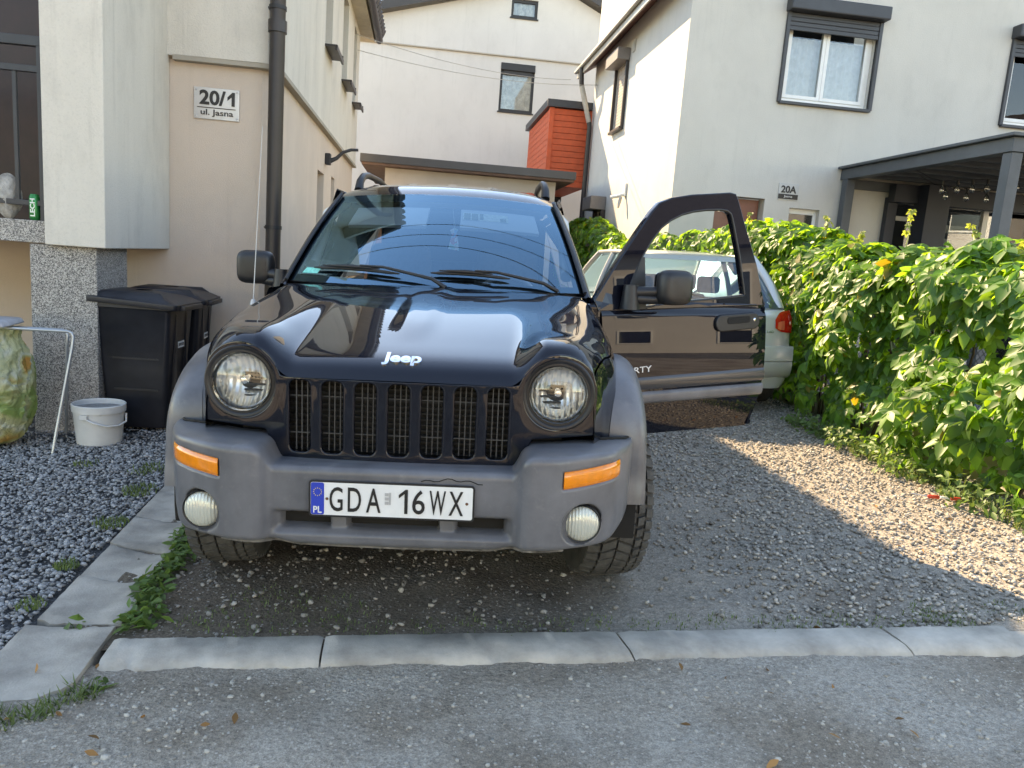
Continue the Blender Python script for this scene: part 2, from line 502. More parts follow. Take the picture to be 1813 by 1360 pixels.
kerb = empty('kerb'); tag(kerb, kind='structure')
for i, (a, b) in enumerate(((-0.945, -0.262), (-0.255, 0.772), (0.780, 1.806), (1.815, 2.86), (2.868, 3.9))):
    kerb_stone(kerb, a, b, 2.49, 40 + i, 0.03 if i in (1, 2) else 0.004, 0.03 if i in (2, 3) else 0.004)
kerb_stone(kerb, -2.30, -1.275, 2.44, 50); kerb_stone(kerb, -3.32, -2.305, 2.44, 51)

drain = empty('drain_channel'); tag(drain, kind='structure')
def slab(f0, f1, b0, b1, x0, x1, seed, round_front=0.0, chip=0.012, dz=0.0):
    """one dished slab: front edge runs f0 (left) to f1 (right), back edge b0 to b1"""
    rnd = random.Random(seed); nx, ny = 12, 14; P = []
    jf = [rnd.uniform(-1, 1) * chip for _ in range(nx + 1)]; jb = [rnd.uniform(-1, 1) * chip for _ in range(nx + 1)]
    for i in range(nx + 1):
        s = i / nx; row = []
        fy = f0 + (f1 - f0) * s + jf[i] + round_front * abs(2 * s - 1) ** 3; by = b0 + (b1 - b0) * s + jb[i]
        for j in range(ny + 1):
            t = j / ny; y = fy + (by - fy) * t
            x = x0 + (x1 - x0) * s - 0.035 * (y - 2.2)
            z = 0.010 - 0.012 * (1 - (2 * s - 1) ** 2) + rnd.uniform(-.0015, .0015) - (0.007 if i in (0, nx) or j in (0, ny) else 0) + dz
            row.append((x, y, float(gz(x, y)) + z))
        P.append(row)
    mb = MB().grid(P)
    ring = [(i, 0) for i in range(nx)] + [(nx, j) for j in range(ny)] + [(i, ny) for i in range(nx, 0, -1)] + [(0, j) for j in range(ny, 0, -1)]
    base = len(mb.v); m = len(ring)
    for i, j in ring: p = P[i][j]; mb.v.append((p[0], p[1], p[2] - 0.1))
    for q in range(m):
        a = ring[q]; b = ring[(q + 1) % m]
        mb.f.append((a[0] * (ny + 1) + a[1], base + q, base + (q + 1) % m, b[0] * (ny + 1) + b[1]))
    return mb.build('slab', M_conc2, drain, smooth=35)
slab(2.14, 2.17, 2.60, 2.585, -1.262, -0.965, 1, 0.05, 0.006, 0.004)
slab(2.635, 2.612, 3.01, 2.955, -1.245, -0.955, 2, chip=0.010)
slab(3.018, 2.966, 3.355, 3.22, -1.245, -0.958, 3, chip=0.006, dz=-0.004)
slab(3.365, 3.232, 3.70, 3.60, -1.25, -0.958, 4, chip=0.008, dz=0.003)
slab(3.71, 3.612, 4.10, 4.02, -1.255, -0.958, 5, chip=0.008)
slab(4.11, 4.03, 4.62, 4.55, -1.26, -0.962, 6, chip=0.008, dz=-0.004)
slab(4.63, 4.56, 5.2, 5.2, -1.26, -0.962, 7, chip=0.008)

# ------------------------------------------------------------------ loose stones
def ico():
    t = (1 + 5 ** .5) / 2
    V = np.array([(-1, t, 0), (1, t, 0), (-1, -t, 0), (1, -t, 0), (0, -1, t), (0, 1, t), (0, -1, -t), (0, 1, -t), (t, 0, -1), (t, 0, 1), (-t, 0, -1), (-t, 0, 1)], float)
    F = np.array([(0, 11, 5), (0, 5, 1), (0, 1, 7), (0, 7, 10), (0, 10, 11), (1, 5, 9), (5, 11, 4), (11, 10, 2), (10, 7, 6), (7, 1, 8), (3, 9, 4), (3, 4, 2), (3, 2, 6), (3, 6, 8), (3, 8, 9), (4, 9, 5), (2, 4, 11), (6, 2, 10), (8, 6, 7), (9, 8, 1)])
    return V / np.linalg.norm(V[0]), F
def rotmats(rng, n):
    q = rng.normal(size=(n, 4)); q /= np.linalg.norm(q, axis=1)[:, None]; w, x, y, z = q.T
    return np.stack([1 - 2 * (y * y + z * z), 2 * (x * y - z * w), 2 * (x * z + y * w), 2 * (x * y + z * w), 1 - 2 * (x * x + z * z), 2 * (y * z - x * w),
                     2 * (x * z - y * w), 2 * (y * z + x * w), 1 - 2 * (x * x + y * y)], -1).reshape(n, 3, 3)
def stones(name, label, XY, size, zf, m, seed, sink=0.25, jit=0.40, cat='gravel'):
    rng = np.random.default_rng(seed); n = len(XY)
    V0, F0 = ico()
    V = V0[None] * (1 + rng.uniform(-jit, jit, (n, 12, 1)))
    V = V * rng.uniform(0.55, 1.15, (n, 1, 3)) * np.asarray(size)[:, None, None]
    V = np.einsum('nij,nkj->nki', rotmats(rng, n), V)
    V[:, :, 2] *= 0.72
    z = gz(XY[:, 0], XY[:, 1]) + zf(XY[:, 0], XY[:, 1]) + np.asarray(size) * (0.45 - sink)
    V += np.stack([XY[:, 0], XY[:, 1], z], -1)[:, None, :]
    F = (F0[None] + (np.arange(n) * 12)[:, None, None]).reshape(-1, 3)
    o = finish(name, mesh_np(name, V.reshape(-1, 3), F), m, kind='stuff')
    return tag(o, label, cat)
def scatter(seed, n, x0, x1, y0, y1, keep):
    rng = np.random.default_rng(seed); P = np.stack([rng.uniform(x0, x1, n), rng.uniform(y0, y1, n)], -1)
    return P[rng.uniform(size=n) < keep(P[:, 0], P[:, 1])]
def sizes(seed, n, lo, hi, p=2.0): return lo + (hi - lo) * np.random.default_rng(seed).uniform(size=n) ** p

M_st_bed = mat('crushed_grey_stone', (0.275, 0.27, 0.265), 0.8, island=0.55, var=0.18, vscale=90)
M_st_drive = mat('crushed_pale_stone', (0.31, 0.285, 0.25), 0.8, island=0.5, var=0.18, vscale=90)
M_st_under = mat('trodden_chip', (0.24, 0.215, 0.185), 0.85, island=0.55, var=0.18, vscale=90)
M_st_road = mat('road_pebble', (0.335, 0.31, 0.27), 0.85, island=0.38, var=0.15, vscale=90)
off_slab = lambda x, y: (x < -1.27 - 0.035 * (y - 2.2))
P = scatter(1, 52000, -4.2, -1.2, 2.45, 6.75, lambda x, y: off_slab(x, y) * (x > -2.2 - 0.62 * (y - 2.4)) * (1 - 0.55 * (y > 5.2)))
stones('gravel', 'grey crushed stone bed between the drain slabs and the left house', P, sizes(2, len(P), 0.0055, 0.0135, 1.5), lambda x, y: -0.006 + 0 * x, M_st_bed, 3, sink=0.05)
def dens(x, y):
    d = sstep(1.0, 2.2, x + 0.35 * (vnoise(x, y, 1.6, 77) - .5)) * 0.97 + 0.03
    return d * (1 - 0.75 * sstep(7.2, 10.5, y)) * (x < 3.75)
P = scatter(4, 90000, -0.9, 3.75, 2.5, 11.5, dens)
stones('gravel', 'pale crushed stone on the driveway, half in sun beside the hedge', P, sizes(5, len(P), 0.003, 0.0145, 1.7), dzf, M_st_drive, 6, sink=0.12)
P = scatter(7, 17000, -0.92, 2.4, 2.5, 6.5, lambda x, y: 0.18 + 0.5 * (vnoise(x, y, 2.3, 91) > 0.55))
stones('gravel', 'loose grit and chips trodden into the dirt under the black car', P, sizes(8, len(P), 0.0022, 0.015, 3.2), dzf, M_st_under, 9, sink=0.35)
P = scatter(10, 20000, -2.2, 3.2, 1.2, 2.28, lambda x, y: 0.25 + 0.6 * (vnoise(x, y, 2.6, 93) > 0.5))
stones('gravel', 'small pale pebbles pressed into the road in front of the kerb', P, sizes(11, len(P), 0.0018, 0.011, 4.2), rzf, M_st_road, 12, sink=0.42, jit=0.25)
# ================================================================== houses
def stucco(name, col, bump=0.5, scale=140, var=0.07, vs=1.4, streak=False, dirt=0.16):
    """rendered wall: broad tonal patches, thin rain streaks and plaster grain"""
    m = mat(name, col, 0.93, spec=0.2, var=var, vscale=vs, bump=bump, bscale=scale, bdist=0.004, streak=streak)
    N, L = m.node_tree.nodes, m.node_tree.links; b = N['Principled BSDF']; tc = N.new('ShaderNodeTexCoord')
    src = b.inputs['Base Color'].links[0].from_socket
    for sc, st, th, amt in ((9.0, (1, 1, .06), .56, dirt), (2.3, (1, 1, .55), .52, dirt * .8), (70.0, (1, 1, 1), .5, dirt * .55)):
        mp = N.new('ShaderNodeMapping'); mp.inputs['Scale'].default_value = st; L.new(tc.outputs['Object'], mp.inputs[0])
        n = N.new('ShaderNodeTexNoise'); n.inputs['Scale'].default_value = sc; n.inputs['Detail'].default_value = 9; n.inputs['Roughness'].default_value = .68; L.new(mp.outputs[0], n.inputs['Vector'])
        mr = N.new('ShaderNodeMapRange'); mr.inputs['From Min'].default_value = th; mr.inputs['From Max'].default_value = th + .22; mr.inputs['To Max'].default_value = amt; L.new(n.outputs['Fac'], mr.inputs['Value'])
        mx = N.new('ShaderNodeMix'); mx.data_type = 'RGBA'; L.new(mr.outputs[0], mx.inputs['Factor']); L.new(src, mx.inputs['A']); mx.inputs['B'].default_value = (*[c * .42 for c in col], 1); src = mx.outputs['Result']
    L.new(src, b.inputs['Base Color'])
    return m
M_lh_up = stucco('weathered_pale_render', (0.68, 0.635, 0.56), 0.9, 110, 0.055, 2.6, True, 0.34)
M_lh_lo = stucco('beige_render', (0.66, 0.55, 0.46), 0.9, 130, 0.05, 1.6, False, 0.14)
M_trim = stucco('trim_render', (0.40, 0.36, 0.30), 0.4)
M_rh = stucco('cream_render', (0.585, 0.56, 0.51), 0.8, 60, 0.06, 0.8, False, 0.2)
M_bh = stucco('grey_white_render', (0.585, 0.57, 0.545), 0.6, 40, 0.06, 0.5, False, 0.18)
M_gar = stucco('grey_render', (0.42, 0.40, 0.37), 0.4)
M_mos = speckle_mat('mosaic_plaster', [(0.10, 0.095, 0.09), (0.30, 0.28, 0.26), (0.44, 0.41, 0.37), (0.20, 0.19, 0.18), (0.55, 0.52, 0.48)], 190, 0.7, 0.4)
M_anth = mat('anthracite_metal', (0.042, 0.044, 0.05), 0.45, spec=0.5, var=0.12, vscale=5)
M_blackpl = mat('black_plastic', (0.015, 0.015, 0.017), 0.5, var=0.2, vscale=8)
M_brownm = mat('dark_brown_metal', (0.035, 0.028, 0.026), 0.42, var=0.15, vscale=4)
M_whitepvc = mat('white_pvc', (0.78, 0.78, 0.76), 0.35, var=0.04, vscale=6)
M_pane = mat('window_pane', (0.012, 0.014, 0.016), 0.03, spec=0.9)
M_pane2 = glass_mat('clear_pane', (0.86, 0.89, 0.89), 1.6)
M_curt = mat('net_curtain', (0.82, 0.82, 0.86), 0.9, var=0.12, vscale=14)
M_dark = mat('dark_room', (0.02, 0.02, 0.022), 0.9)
M_wood = mat('red_stained_wood', (0.62, 0.10, 0.032), 0.6, var=0.14, vscale=7, bump=0.3, bscale=40)
M_maroon = mat('maroon_door', (0.03, 0.010, 0.009), 0.4, var=0.3, vscale=6)
M_soff = mat('brown_soffit', (0.12, 0.045, 0.035), 0.6, var=0.2, vscale=5)
M_tile = mat('roof_tile', (0.07, 0.065, 0.065), 0.6, var=0.3, vscale=8)
M_zinc = mat('weathered_zinc', (0.42, 0.40, 0.36), 0.5, metal=0.3, var=0.15, vscale=5)
M_steel = mat('brushed_steel', (0.55, 0.55, 0.55), 0.38, metal=0.6, var=0.08, vscale=9)
M_letter = mat('black_lettering', (0.012, 0.012, 0.013), 0.4)

def wall_holes(mb, axis, c, a0, a1, z0, z1, holes, depth, out):
    """wall face on plane axis=c spanning a0..a1, z0..z1 with rectangular holes (a,b,za,zb) whose reveals go back by depth"""
    As = sorted({a0, a1, *[h[0] for h in holes], *[h[1] for h in holes]}); Zs = sorted({z0, z1, *[h[2] for h in holes], *[h[3] for h in holes]})
    f = (lambda a, d, z: (a, c + d, z)) if axis == 'y' else (lambda a, d, z: (c + d, a, z))
    for i in range(len(As) - 1):
        for j in range(len(Zs) - 1):
            am = (As[i] + As[i + 1]) / 2; zm = (Zs[j] + Zs[j + 1]) / 2
            if any(h[0] < am < h[1] and h[2] < zm < h[3] for h in holes): continue
            mb.add([f(As[i], 0, Zs[j]), f(As[i + 1], 0, Zs[j]), f(As[i + 1], 0, Zs[j + 1]), f(As[i], 0, Zs[j + 1])], [(0, 1, 2, 3)])
    for a, b, za, zb in holes:
        d = depth * out
        for p, q in (((a, za), (b, za)), ((b, za), (b, zb)), ((b, zb), (a, zb)), ((a, zb), (a, za))):
            mb.add([f(p[0], 0, p[1]), f(q[0], 0, q[1]), f(q[0], d, q[1]), f(p[0], d, p[1])], [(0, 1, 2, 3)])
    return mb

# ---------------------------------------------------------------- left house, number 20/1
lh = thing('house', 'beige rendered house on the left with a projecting bay and brown downpipe', 'house', (-1.3, 6.7, 0))
def LP(mb, name, m, **kw):
    mb.v = [(x + 1.3, y - 6.7, z) for x, y, z in mb.v]; return mb.build(name, m, lh, **kw)
# lower storey: front wall with chamfered corner, side wall with two small windows
lowh = [(9.55, 10.15, 1.15, 2.2), (10.95, 11.35, 1.25, 2.25)]
mb = MB()
wall_holes(mb, 'x', -1.27, 6.78, 14.0, -0.3, 2.70, lowh, 0.16, -1)
mb.add([(-8, 6.7, -0.3), (-1.35, 6.7, -0.3), (-1.35, 6.7, 2.70), (-8, 6.7, 2.70)], [(0, 1, 2, 3)])
mb.add([(-1.35, 6.7, -0.3), (-1.27, 6.78, -0.3), (-1.27, 6.78, 2.70), (-1.35, 6.7, 2.70)], [(0, 1, 2, 3)])
mb.add([(-8, 14.0, -0.3), (-1.27, 14.0, -0.3), (-1.27, 14.0, 2.70), (-8, 14.0, 2.70)], [(0, 1, 2, 3)])
LP(mb, 'lower_wall', M_lh_lo, fixn=False)
uph = [(9.5, 10.15, 3.62, 4.78), (11.35, 12.05, 3.62, 4.78), (13.0, 13.5, 3.62, 4.78)]
mb = MB()
wall_holes(mb, 'x', -1.22, 6.72, 14.05, 2.72, 5.6, uph, 0.18, -1)
mb.add([(-8, 6.64, 2.72), (-1.30, 6.64, 2.72), (-1.30, 6.64, 5.6), (-8, 6.64, 5.6)], [(0, 1, 2, 3)])
mb.add([(-1.30, 6.64, 2.72), (-1.22, 6.72, 2.72), (-1.22, 6.72, 5.6), (-1.30, 6.64, 5.6)], [(0, 1, 2, 3)])
mb.add([(-8, 6.64, 2.72), (-1.30, 6.64, 2.72), (-1.22, 6.72, 2.72), (-1.22, 14.05, 2.72), (-8, 14.05, 2.72)], [(0, 1, 2, 3, 4)])
mb.add([(-8, 14.05, 2.72), (-1.22, 14.05, 2.72), (-1.22, 14.05, 5.6), (-8, 14.05, 5.6)], [(0, 1, 2, 3)])
LP(mb, 'upper_wall', M_lh_up, fixn=False)
mb = MB().box(-1.275, -1.205, 6.70, 14.06, 2.685, 2.725).box(-1.345, -1.275, 6.626, 6.70, 2.685, 2.725).box(-2.03, -1.345, 6.626, 6.71, 2.685, 2.725)
LP(mb, 'drip_trim', M_trim, bevel=0.004)
for a, b, za, zb in lowh + uph:
    up = za > 3
    x = -1.39 if up else -1.42
    w = LP(MB().box(x - 0.03, x, a, b, za, zb), 'window', M_dark if up else M_gar)
    w2 = LP(MB().box(x, x + 0.012, a + 0.04, b - 0.04, za + 0.05, zb - 0.05), 'pane', M_pane); w2.parent = w
    if up:
        s = MB().box(-1.40, -1.08, a - 0.03, b + 0.03, za - 0.035, za - 0.01).box(-1.10, -1.075, a - 0.03, b + 0.03, za - 0.075, za - 0.012)
        s.box(-1.42, -1.08, b + 0.01, b + 0.032, za - 0.012, za + 0.03)
        s = LP(s, 'sill', M_brownm, bevel=0.004); s.parent = w
# eave, gutter and the tile ends above it
LP(MB().box(-8, -1.0, 6.2, 14.45, 4.90, 5.02), 'soffit', mat('cream_soffit', (0.52, 0.46, 0.36), 0.7, var=0.1))
mb = MB(); mb.hexa([(-8, 6.1, 8.6), (-0.93, 6.1, 5.03), (-0.93, 14.5, 5.03), (-8, 14.5, 8.6), (-8, 6.1, 8.75), (-0.93, 6.1, 5.16), (-0.93, 14.5, 5.16), (-8, 14.5, 8.75)])
rf = LP(mb, 'roof', M_tile)
LP(MB().tube([(-0.93, 6.15, 4.985), (-0.93, 14.5, 4.965)], 0.068, 14), 'gutter', M_brownm, smooth=60)
tl = MB().lathe([(0.0, 0), (0.085, 0), (0.085, 0.30), (0.0, 0.30)], 12, Matrix.Rotation(R(-90), 4, 'Y') @ Matrix.Translation((0, 0, -0.15)))
t0 = tl.build('roof_tile', M_tile, rf, smooth=50, loc=(-0.98 + 1.3, 6.25 - 6.7, 5.10))
t0.rotation_euler = (0, R(27), 0)
for k in range(1, 38):
    t = t0.copy(); COL.objects.link(t); t.parent = rf; t.location = (-0.98 + 1.3, 6.25 - 6.7 + 0.22 * k, 5.10)
# downpipe with clamps
dp = LP(MB().tube([(-1.215, 6.565, -0.02), (-1.215, 6.565, 4.7), (-1.05, 6.56, 4.92)], 0.061, 20), 'downpipe', M_brownm, smooth=60)
for z in (0.5, 1.42, 3.12):
    c = LP(MB().lathe([(0.062, 0), (0.068, 0), (0.068, 0.03), (0.062, 0.03)], 20, Matrix.Translation((-1.215, 6.565, z)), True).box(-1.29, -1.27, 6.56, 6.70, z + 0.006, z + 0.02), 'pipe_clamp', M_blackpl, smooth=40); c.parent = dp
c = LP(MB().lathe([(0.062, 0), (0.073, 0), (0.073, 0.09), (0.062, 0.09)], 20, Matrix.Translation((-1.215, 6.565, 2.95)), True), 'pipe_socket', M_brownm, smooth=40); c.parent = dp
# projecting bay, its column, the balcony slab and railing
LP(MB().box(-2.447, -2.07, 5.38, 6.69, 1.195, 5.5), 'bay', M_lh_up, bevel=0.006)
LP(MB().box(-2.57, -2.15, 5.44, 5.98, -0.3, 1.193), 'column', M_mos, bevel=0.006)
LP(MB().box(-8, -2.45, 5.43, 6.69, 1.20, 1.345), 'balcony_slab', M_mos, bevel=0.004)
LP(MB().box(-2.80, -2.449, 6.40, 6.69, 1.346, 4.6), 'door_surround', M_lh_up)
LP(MB().box(-2.76, -2.47, 6.32, 6.398, 1.346, 2.62), 'door_jamb', M_mos)
d = LP(MB().box(-4.2, -2.77, 6.42, 6.46, 1.346, 4.0).box(-4.1, -3.5, 6.405, 6.42, 1.5, 2.3).box(-3.4, -2.87, 6.405, 6.42, 1.5, 3.6), 'door', M_maroon, bevel=0.004)
h = LP(MB().tube([(-2.835, 6.39, 2.05), (-2.835, 6.35, 2.05), (-2.835, 6.35, 2.33), (-2.835, 6.39, 2.33)], 0.010, 8), 'door_handle', M_steel, smooth=60); h.parent = d
rl = LP(MB().box(-8, -2.452, 5.45, 5.50, 2.44, 2.50).box(-8, -2.452, 5.455, 5.495, 2.28, 2.32).box(-8, -2.452, 5.455, 5.495, 1.44, 1.475), 'railing', M_anth, bevel=0.003)
b = LP(MB().box(-2.50, -2.452, 5.45, 5.50, 1.346, 2.44), 'baluster', M_anth); b.parent = rl
for k in range(16):
    x = -2.655 - 0.13 * k
    b = LP(MB().box(x, x + 0.022, 5.463, 5.487, 1.475, 2.28), 'baluster', M_anth); b.parent = rl
# wall lamp on the side wall
lp = LP(MB().box(-1.269, -1.20, 10.18, 10.30, 2.33, 2.47), 'lamp_bracket', M_blackpl, bevel=0.01)
lp2 = LP(MB().tube([(-1.21, 10.24, 2.38), (-1.13, 10.24, 2.42), (-1.05, 10.24, 2.50), (-0.95, 10.24, 2.54), (-0.86, 10.24, 2.545)], [0.03, 0.025, 0.02, 0.02, 0.018], 10), 'lamp_arm', M_anth, smooth=60); lp2.parent = lp

# house number plates
def sign(label, x, y, z, w, h, rows, m):
    t = thing('house_number_sign', label, 'sign', (x, y, z))
    box('plate', m, t, -w / 2, w / 2, -0.014, -0.002, -h / 2, h / 2, 0.002)
    for s, ww, hh, cx, cz, bold, mm in rows:
        if s == '-': box('rule', mm, t, cx - ww / 2, cx + ww / 2, -0.019, -0.0141, cz - hh / 2, cz + hh / 2)
        elif s == 'one': MB().prism([(cx + ww * a, cz + hh * b) for a, b in ((.02, -.5), (.42, -.5), (.42, .5), (.12, .5), (-.5, .14), (-.5, -.10), (.02, .16))], -0.0142, -0.0202, lambda a, b, c: (a, c, b)).build('lettering', mm, t)
        else: text('lettering', s, ww, hh, mm, t, FRAME((cx, -0.0142, cz), (1, 0, 0), (0, 0, 1)), 0.006, bold)
    sc = MB().lathe([(0.0, 0.004), (0.006, 0.003), (0.008, 0)], 12, Matrix.Rotation(R(90), 4, 'X'))
    for sx in (-1, 1):
        for sz in (-1, 1): MB().add(sc.v, sc.f).build('screw', M_steel, t, smooth=60, loc=(sx * (w / 2 - 0.018), -0.0141, sz * (h / 2 - 0.02)))
    return t
sign('brushed steel number plate 20/1 on the beige wall by the brown downpipe', -1.705, 6.70, 2.385, 0.355, 0.245,
     [('20/', 0.205, 0.115, -0.030, 0.045, 0.03, M_letter), ('one', 0.062, 0.108, 0.117, 0.045, 0, M_letter), ('-', 0.30, 0.006, 0, -0.033, 0, M_letter), ('ul. Jasna', 0.255, 0.058, 0.005, -0.075, 0.012, M_letter)], M_steel)

# ---------------------------------------------------------------- right house, number 20A
rh = thing('house', 'cream house on the right with dark roller shutters and a sunlit side wall', 'house', (3.75, 11.5, 0))
def RP(mb, name, m, **kw):
    mb.v = [(x - 3.75, y - 11.5, z) for x, y, z in mb.v]; return mb.build(name, m, rh, **kw)
W1 = (5.28, 6.70, 3.98, 5.22); W2 = (8.98, 10.4, 3.98, 5.22)
FH = [W1, W2, (4.45, 5.24, 0.0, 2.52), (5.66, 6.16, 0.6, 2.42), (7.35, 10.8, 0.2, 2.75)]
SH = [(14.95, 15.75, 4.02, 5.2), (15.8, 16.5, 1.6, 2.45)]
mb = MB(); wall_holes(mb, 'y', 11.5, 3.75, 15.5, -0.3, 8.2, FH, 0.22, 1)
wall_holes(mb, 'x', 3.75, 11.5, 17.9, -0.3, 5.79, SH, 0.1, 1)
mb.add([(3.75, 17.9, -0.3), (15.5, 17.9, -0.3), (15.5, 17.9, 8.2), (3.75, 17.9, 8.2)], [(0, 1, 2, 3)])
mb.add([(3.75, 11.5, 5.79), (3.75, 11.5, 8.2), (3.75, 17.9, 8.2), (3.75, 17.9, 5.79)], [(0, 1, 2, 3)])
RP(mb, 'wall', M_rh, fixn=False)
RP(MB().hexa([(3.43, 11.2, 5.63), (9.6, 11.2, 9.0), (9.6, 18.3, 9.0), (3.43, 18.3, 5.63), (3.43, 11.2, 5.76), (9.6, 11.2, 9.2), (9.6, 18.3, 9.2), (3.43, 18.3, 5.76)]), 'roof', M_tile)
RP(MB().hexa([(3.433, 11.2, 5.58), (3.748, 11.2, 5.80), (3.748, 18.3, 5.80), (3.433, 18.3, 5.58), (3.433, 11.2, 5.62), (3.748, 11.2, 5.84), (3.748, 18.3, 5.84), (3.433, 18.3, 5.62)]), 'soffit', M_soff)
RP(MB().box(3.40, 3.43, 11.18, 18.32, 5.54, 5.74), 'fascia', M_zinc, bevel=0.004)
RP(MB().tube([(3.362, 11.2, 5.70), (3.362, 18.32, 5.68)], 0.038, 12), 'gutter', M_zinc, smooth=60)
dp = RP(MB().tube([(3.37, 17.7, 5.66), (3.40, 17.7, 5.30), (3.64, 17.72, 4.55), (3.67, 17.72, 4.40), (3.67, 17.72, 0.0)], 0.055, 14), 'downpipe', M_brownm, smooth=60)
c = RP(MB().tube([(3.405, 17.69, 5.26), (3.645, 17.715, 4.50)], 0.0575, 14), 'pipe_elbow', M_zinc, smooth=60); c.parent = dp
def shutter_window(parent, T, W, n_slats, front, tilt=0.0, curtain=True):
    """white two-sash window in a dark shutter surround; T places shapes, front is the wall plane y"""
    a, b, za, zb = W
    fr = T(MB().box(a - 0.055, a, front - 0.045, front + 0.03, za - 0.02, zb + 0.02).box(b, b + 0.055, front - 0.045, front + 0.03, za - 0.02, zb + 0.02)
           .box(a - 0.03, b + 0.03, front - 0.06, front + 0.20, za - 0.045, za - 0.003), 'shutter_guide', M_anth, bevel=0.004)
    T(MB().box(a - 0.075, b + 0.075, front - 0.19, front + 0.10, zb + 0.02, zb + 0.21), 'shutter_box', M_anth, bevel=0.018)
    z = zb + 0.018
    for k in range(n_slats):
        s = T(MB().box(a + 0.002, b - 0.002, front - 0.03 - 0.004 * (k % 2), front - 0.008, z - 0.062, z - 0.003), 'slat', M_anth, bevel=0.006); s.parent = fr
        z -= 0.062
    y = front + 0.10
    wd = T(MB().box(a, a + 0.06, y, y + 0.06, za, zb).box(b - 0.06, b, y, y + 0.06, za, zb).box(a + 0.06, b - 0.06, y, y + 0.06, za, za + 0.07).box(a + 0.06, b - 0.06, y, y + 0.06, zb - 0.06, zb), 'window_frame', M_whitepvc, bevel=0.004)
    md = a + 0.47 * (b - a)
    for k, (p, q) in enumerate(((a + 0.062, md - 0.002), (md + 0.002, b - 0.062))):
        f = 0.052
        sm = MB().box(p, p + f, y - 0.012, y + 0.05, za + 0.072, zb - 0.062).box(q - f, q, y - 0.012, y + 0.05, za + 0.072, zb - 0.062).box(p + f, q - f, y - 0.012, y + 0.05, za + 0.072, za + 0.072 + f).box(p + f, q - f, y - 0.012, y + 0.05, zb - 0.062 - f, zb - 0.062)
        sash = T(sm, 'sash', M_whitepvc, bevel=0.003)
        g = T(MB().box(p + f, q - f, y + 0.018, y + 0.026, za + 0.072 + f, zb - 0.062 - f), 'pane', M_pane2); g.parent = sash
    if curtain:
        n = 60; P = []
        for i in range(n + 1):
            x = a + 0.05 + (b - a - 0.1) * i / n; w = 0.025 * math.sin(i * 1.05) + 0.012 * math.sin(i * 2.7 + 1)
            P.append([(x, y + 0.16 + w, za + 0.02), (x, y + 0.16 + w * 0.6, zb - 0.25)])
        T(MB().grid(P), 'curtain', M_curt, smooth=180, fixn=False)
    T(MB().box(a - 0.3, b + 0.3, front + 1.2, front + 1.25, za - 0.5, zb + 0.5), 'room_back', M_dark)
shutter_window(rh, RP, W1, 4, 11.5)
shutter_window(rh, RP, W2, 4, 11.5)
# entrance door, the small side light and the room behind the terrace
d = RP(MB().box(4.47, 5.22, 11.66, 11.71, 0.0, 2.50), 'door', mat('rust_brown_door', (0.20, 0.065, 0.035), 0.45, var=0.2, vscale=5), bevel=0.004)
c = RP(MB().box(4.60, 4.64, 11.62, 11.66, 1.0, 1.75), 'door_handle', M_steel, bevel=0.006); c.parent = d
w = RP(MB().box(5.66, 5.71, 11.60, 11.66, 0.6, 2.42).box(6.11, 6.16, 11.60, 11.66, 0.6, 2.42).box(5.71, 6.11, 11.60, 11.66, 2.34, 2.42), 'window_frame', M_whitepvc, bevel=0.003)
c = RP(MB().box(5.71, 6.11, 11.625, 11.635, 0.6, 2.34), 'pane', M_pane); c.parent = w
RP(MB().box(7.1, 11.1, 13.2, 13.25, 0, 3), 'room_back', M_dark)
w = RP(MB().box(7.35, 10.8, 11.62, 11.70, 2.65, 2.75).box(7.35, 7.42, 11.62, 11.70, 0.2, 2.65).box(7.98, 8.06, 11.62, 11.70, 0.2, 2.65).box(9.05, 9.14, 11.62, 11.70, 0.2, 2.65).box(10.2, 10.28, 11.62, 11.70, 0.2, 2.65)
       .box(7.42, 7.98, 11.62, 11.70, 2.38, 2.45), 'window_frame', M_whitepvc, bevel=0.004)
for a, b in ((7.42, 7.98), (8.06, 9.05), (9.14, 10.2)):
    c = RP(MB().box(a, b, 11.655, 11.662, 0.2, 2.64), 'pane', M_pane2); c.parent = w
M_bl = mat('blind_fabric', (0.50, 0.50, 0.49), 0.9, var=0.05)
for k in range(9):
    z = 2.38 - 0.22 * k
    c = RP(MB().box(8.16, 8.98, 11.70, 11.712, z - 0.125, z), 'blind_stripe', M_bl); c.parent = w
# side wall fittings: shutter window, vent, camera, small lower shutter
s = RP(MB().box(3.69, 3.749, 14.89, 14.95, 3.98, 5.2).box(3.69, 3.749, 15.75, 15.81, 3.98, 5.2).box(3.66, 3.80, 14.90, 15.80, 3.94, 3.99), 'shutter_guide', M_brownm, bevel=0.004)
RP(MB().box(3.50, 3.749, 14.87, 15.83, 5.2, 5.42), 'shutter_box', mat('grey_brown_metal', (0.20, 0.18, 0.17), 0.5, var=0.1), bevel=0.01)
for k in range(20):
    c = RP(MB().box(3.765, 3.785, 14.951, 15.749, 5.195 - 0.06 * (k + 1), 5.195 - 0.06 * k - 0.004), 'slat', mat('shutter_slat', (0.36, 0.31, 0.27), 0.6, var=0.1) if k == 0 else bpy.data.materials['shutter_slat'], bevel=0.005); c.parent = s
RP(MB().box(3.73, 3.749, 14.52, 14.68, 5.28, 5.50).box(3.72, 3.73, 14.56, 14.64, 5.33, 5.46), 'vent_grille', M_zinc, bevel=0.003)
c = RP(MB().box(3.71, 3.749, 14.18, 14.32, 2.62, 2.86), 'camera_base', M_whitepvc, bevel=0.01)
c2 = RP(MB().tube([(3.72, 14.25, 2.66), (3.62, 14.3, 2.62), (3.52, 14.42, 2.60)], 0.032, 10), 'camera_head', M_whitepvc, smooth=50); c2.parent = c
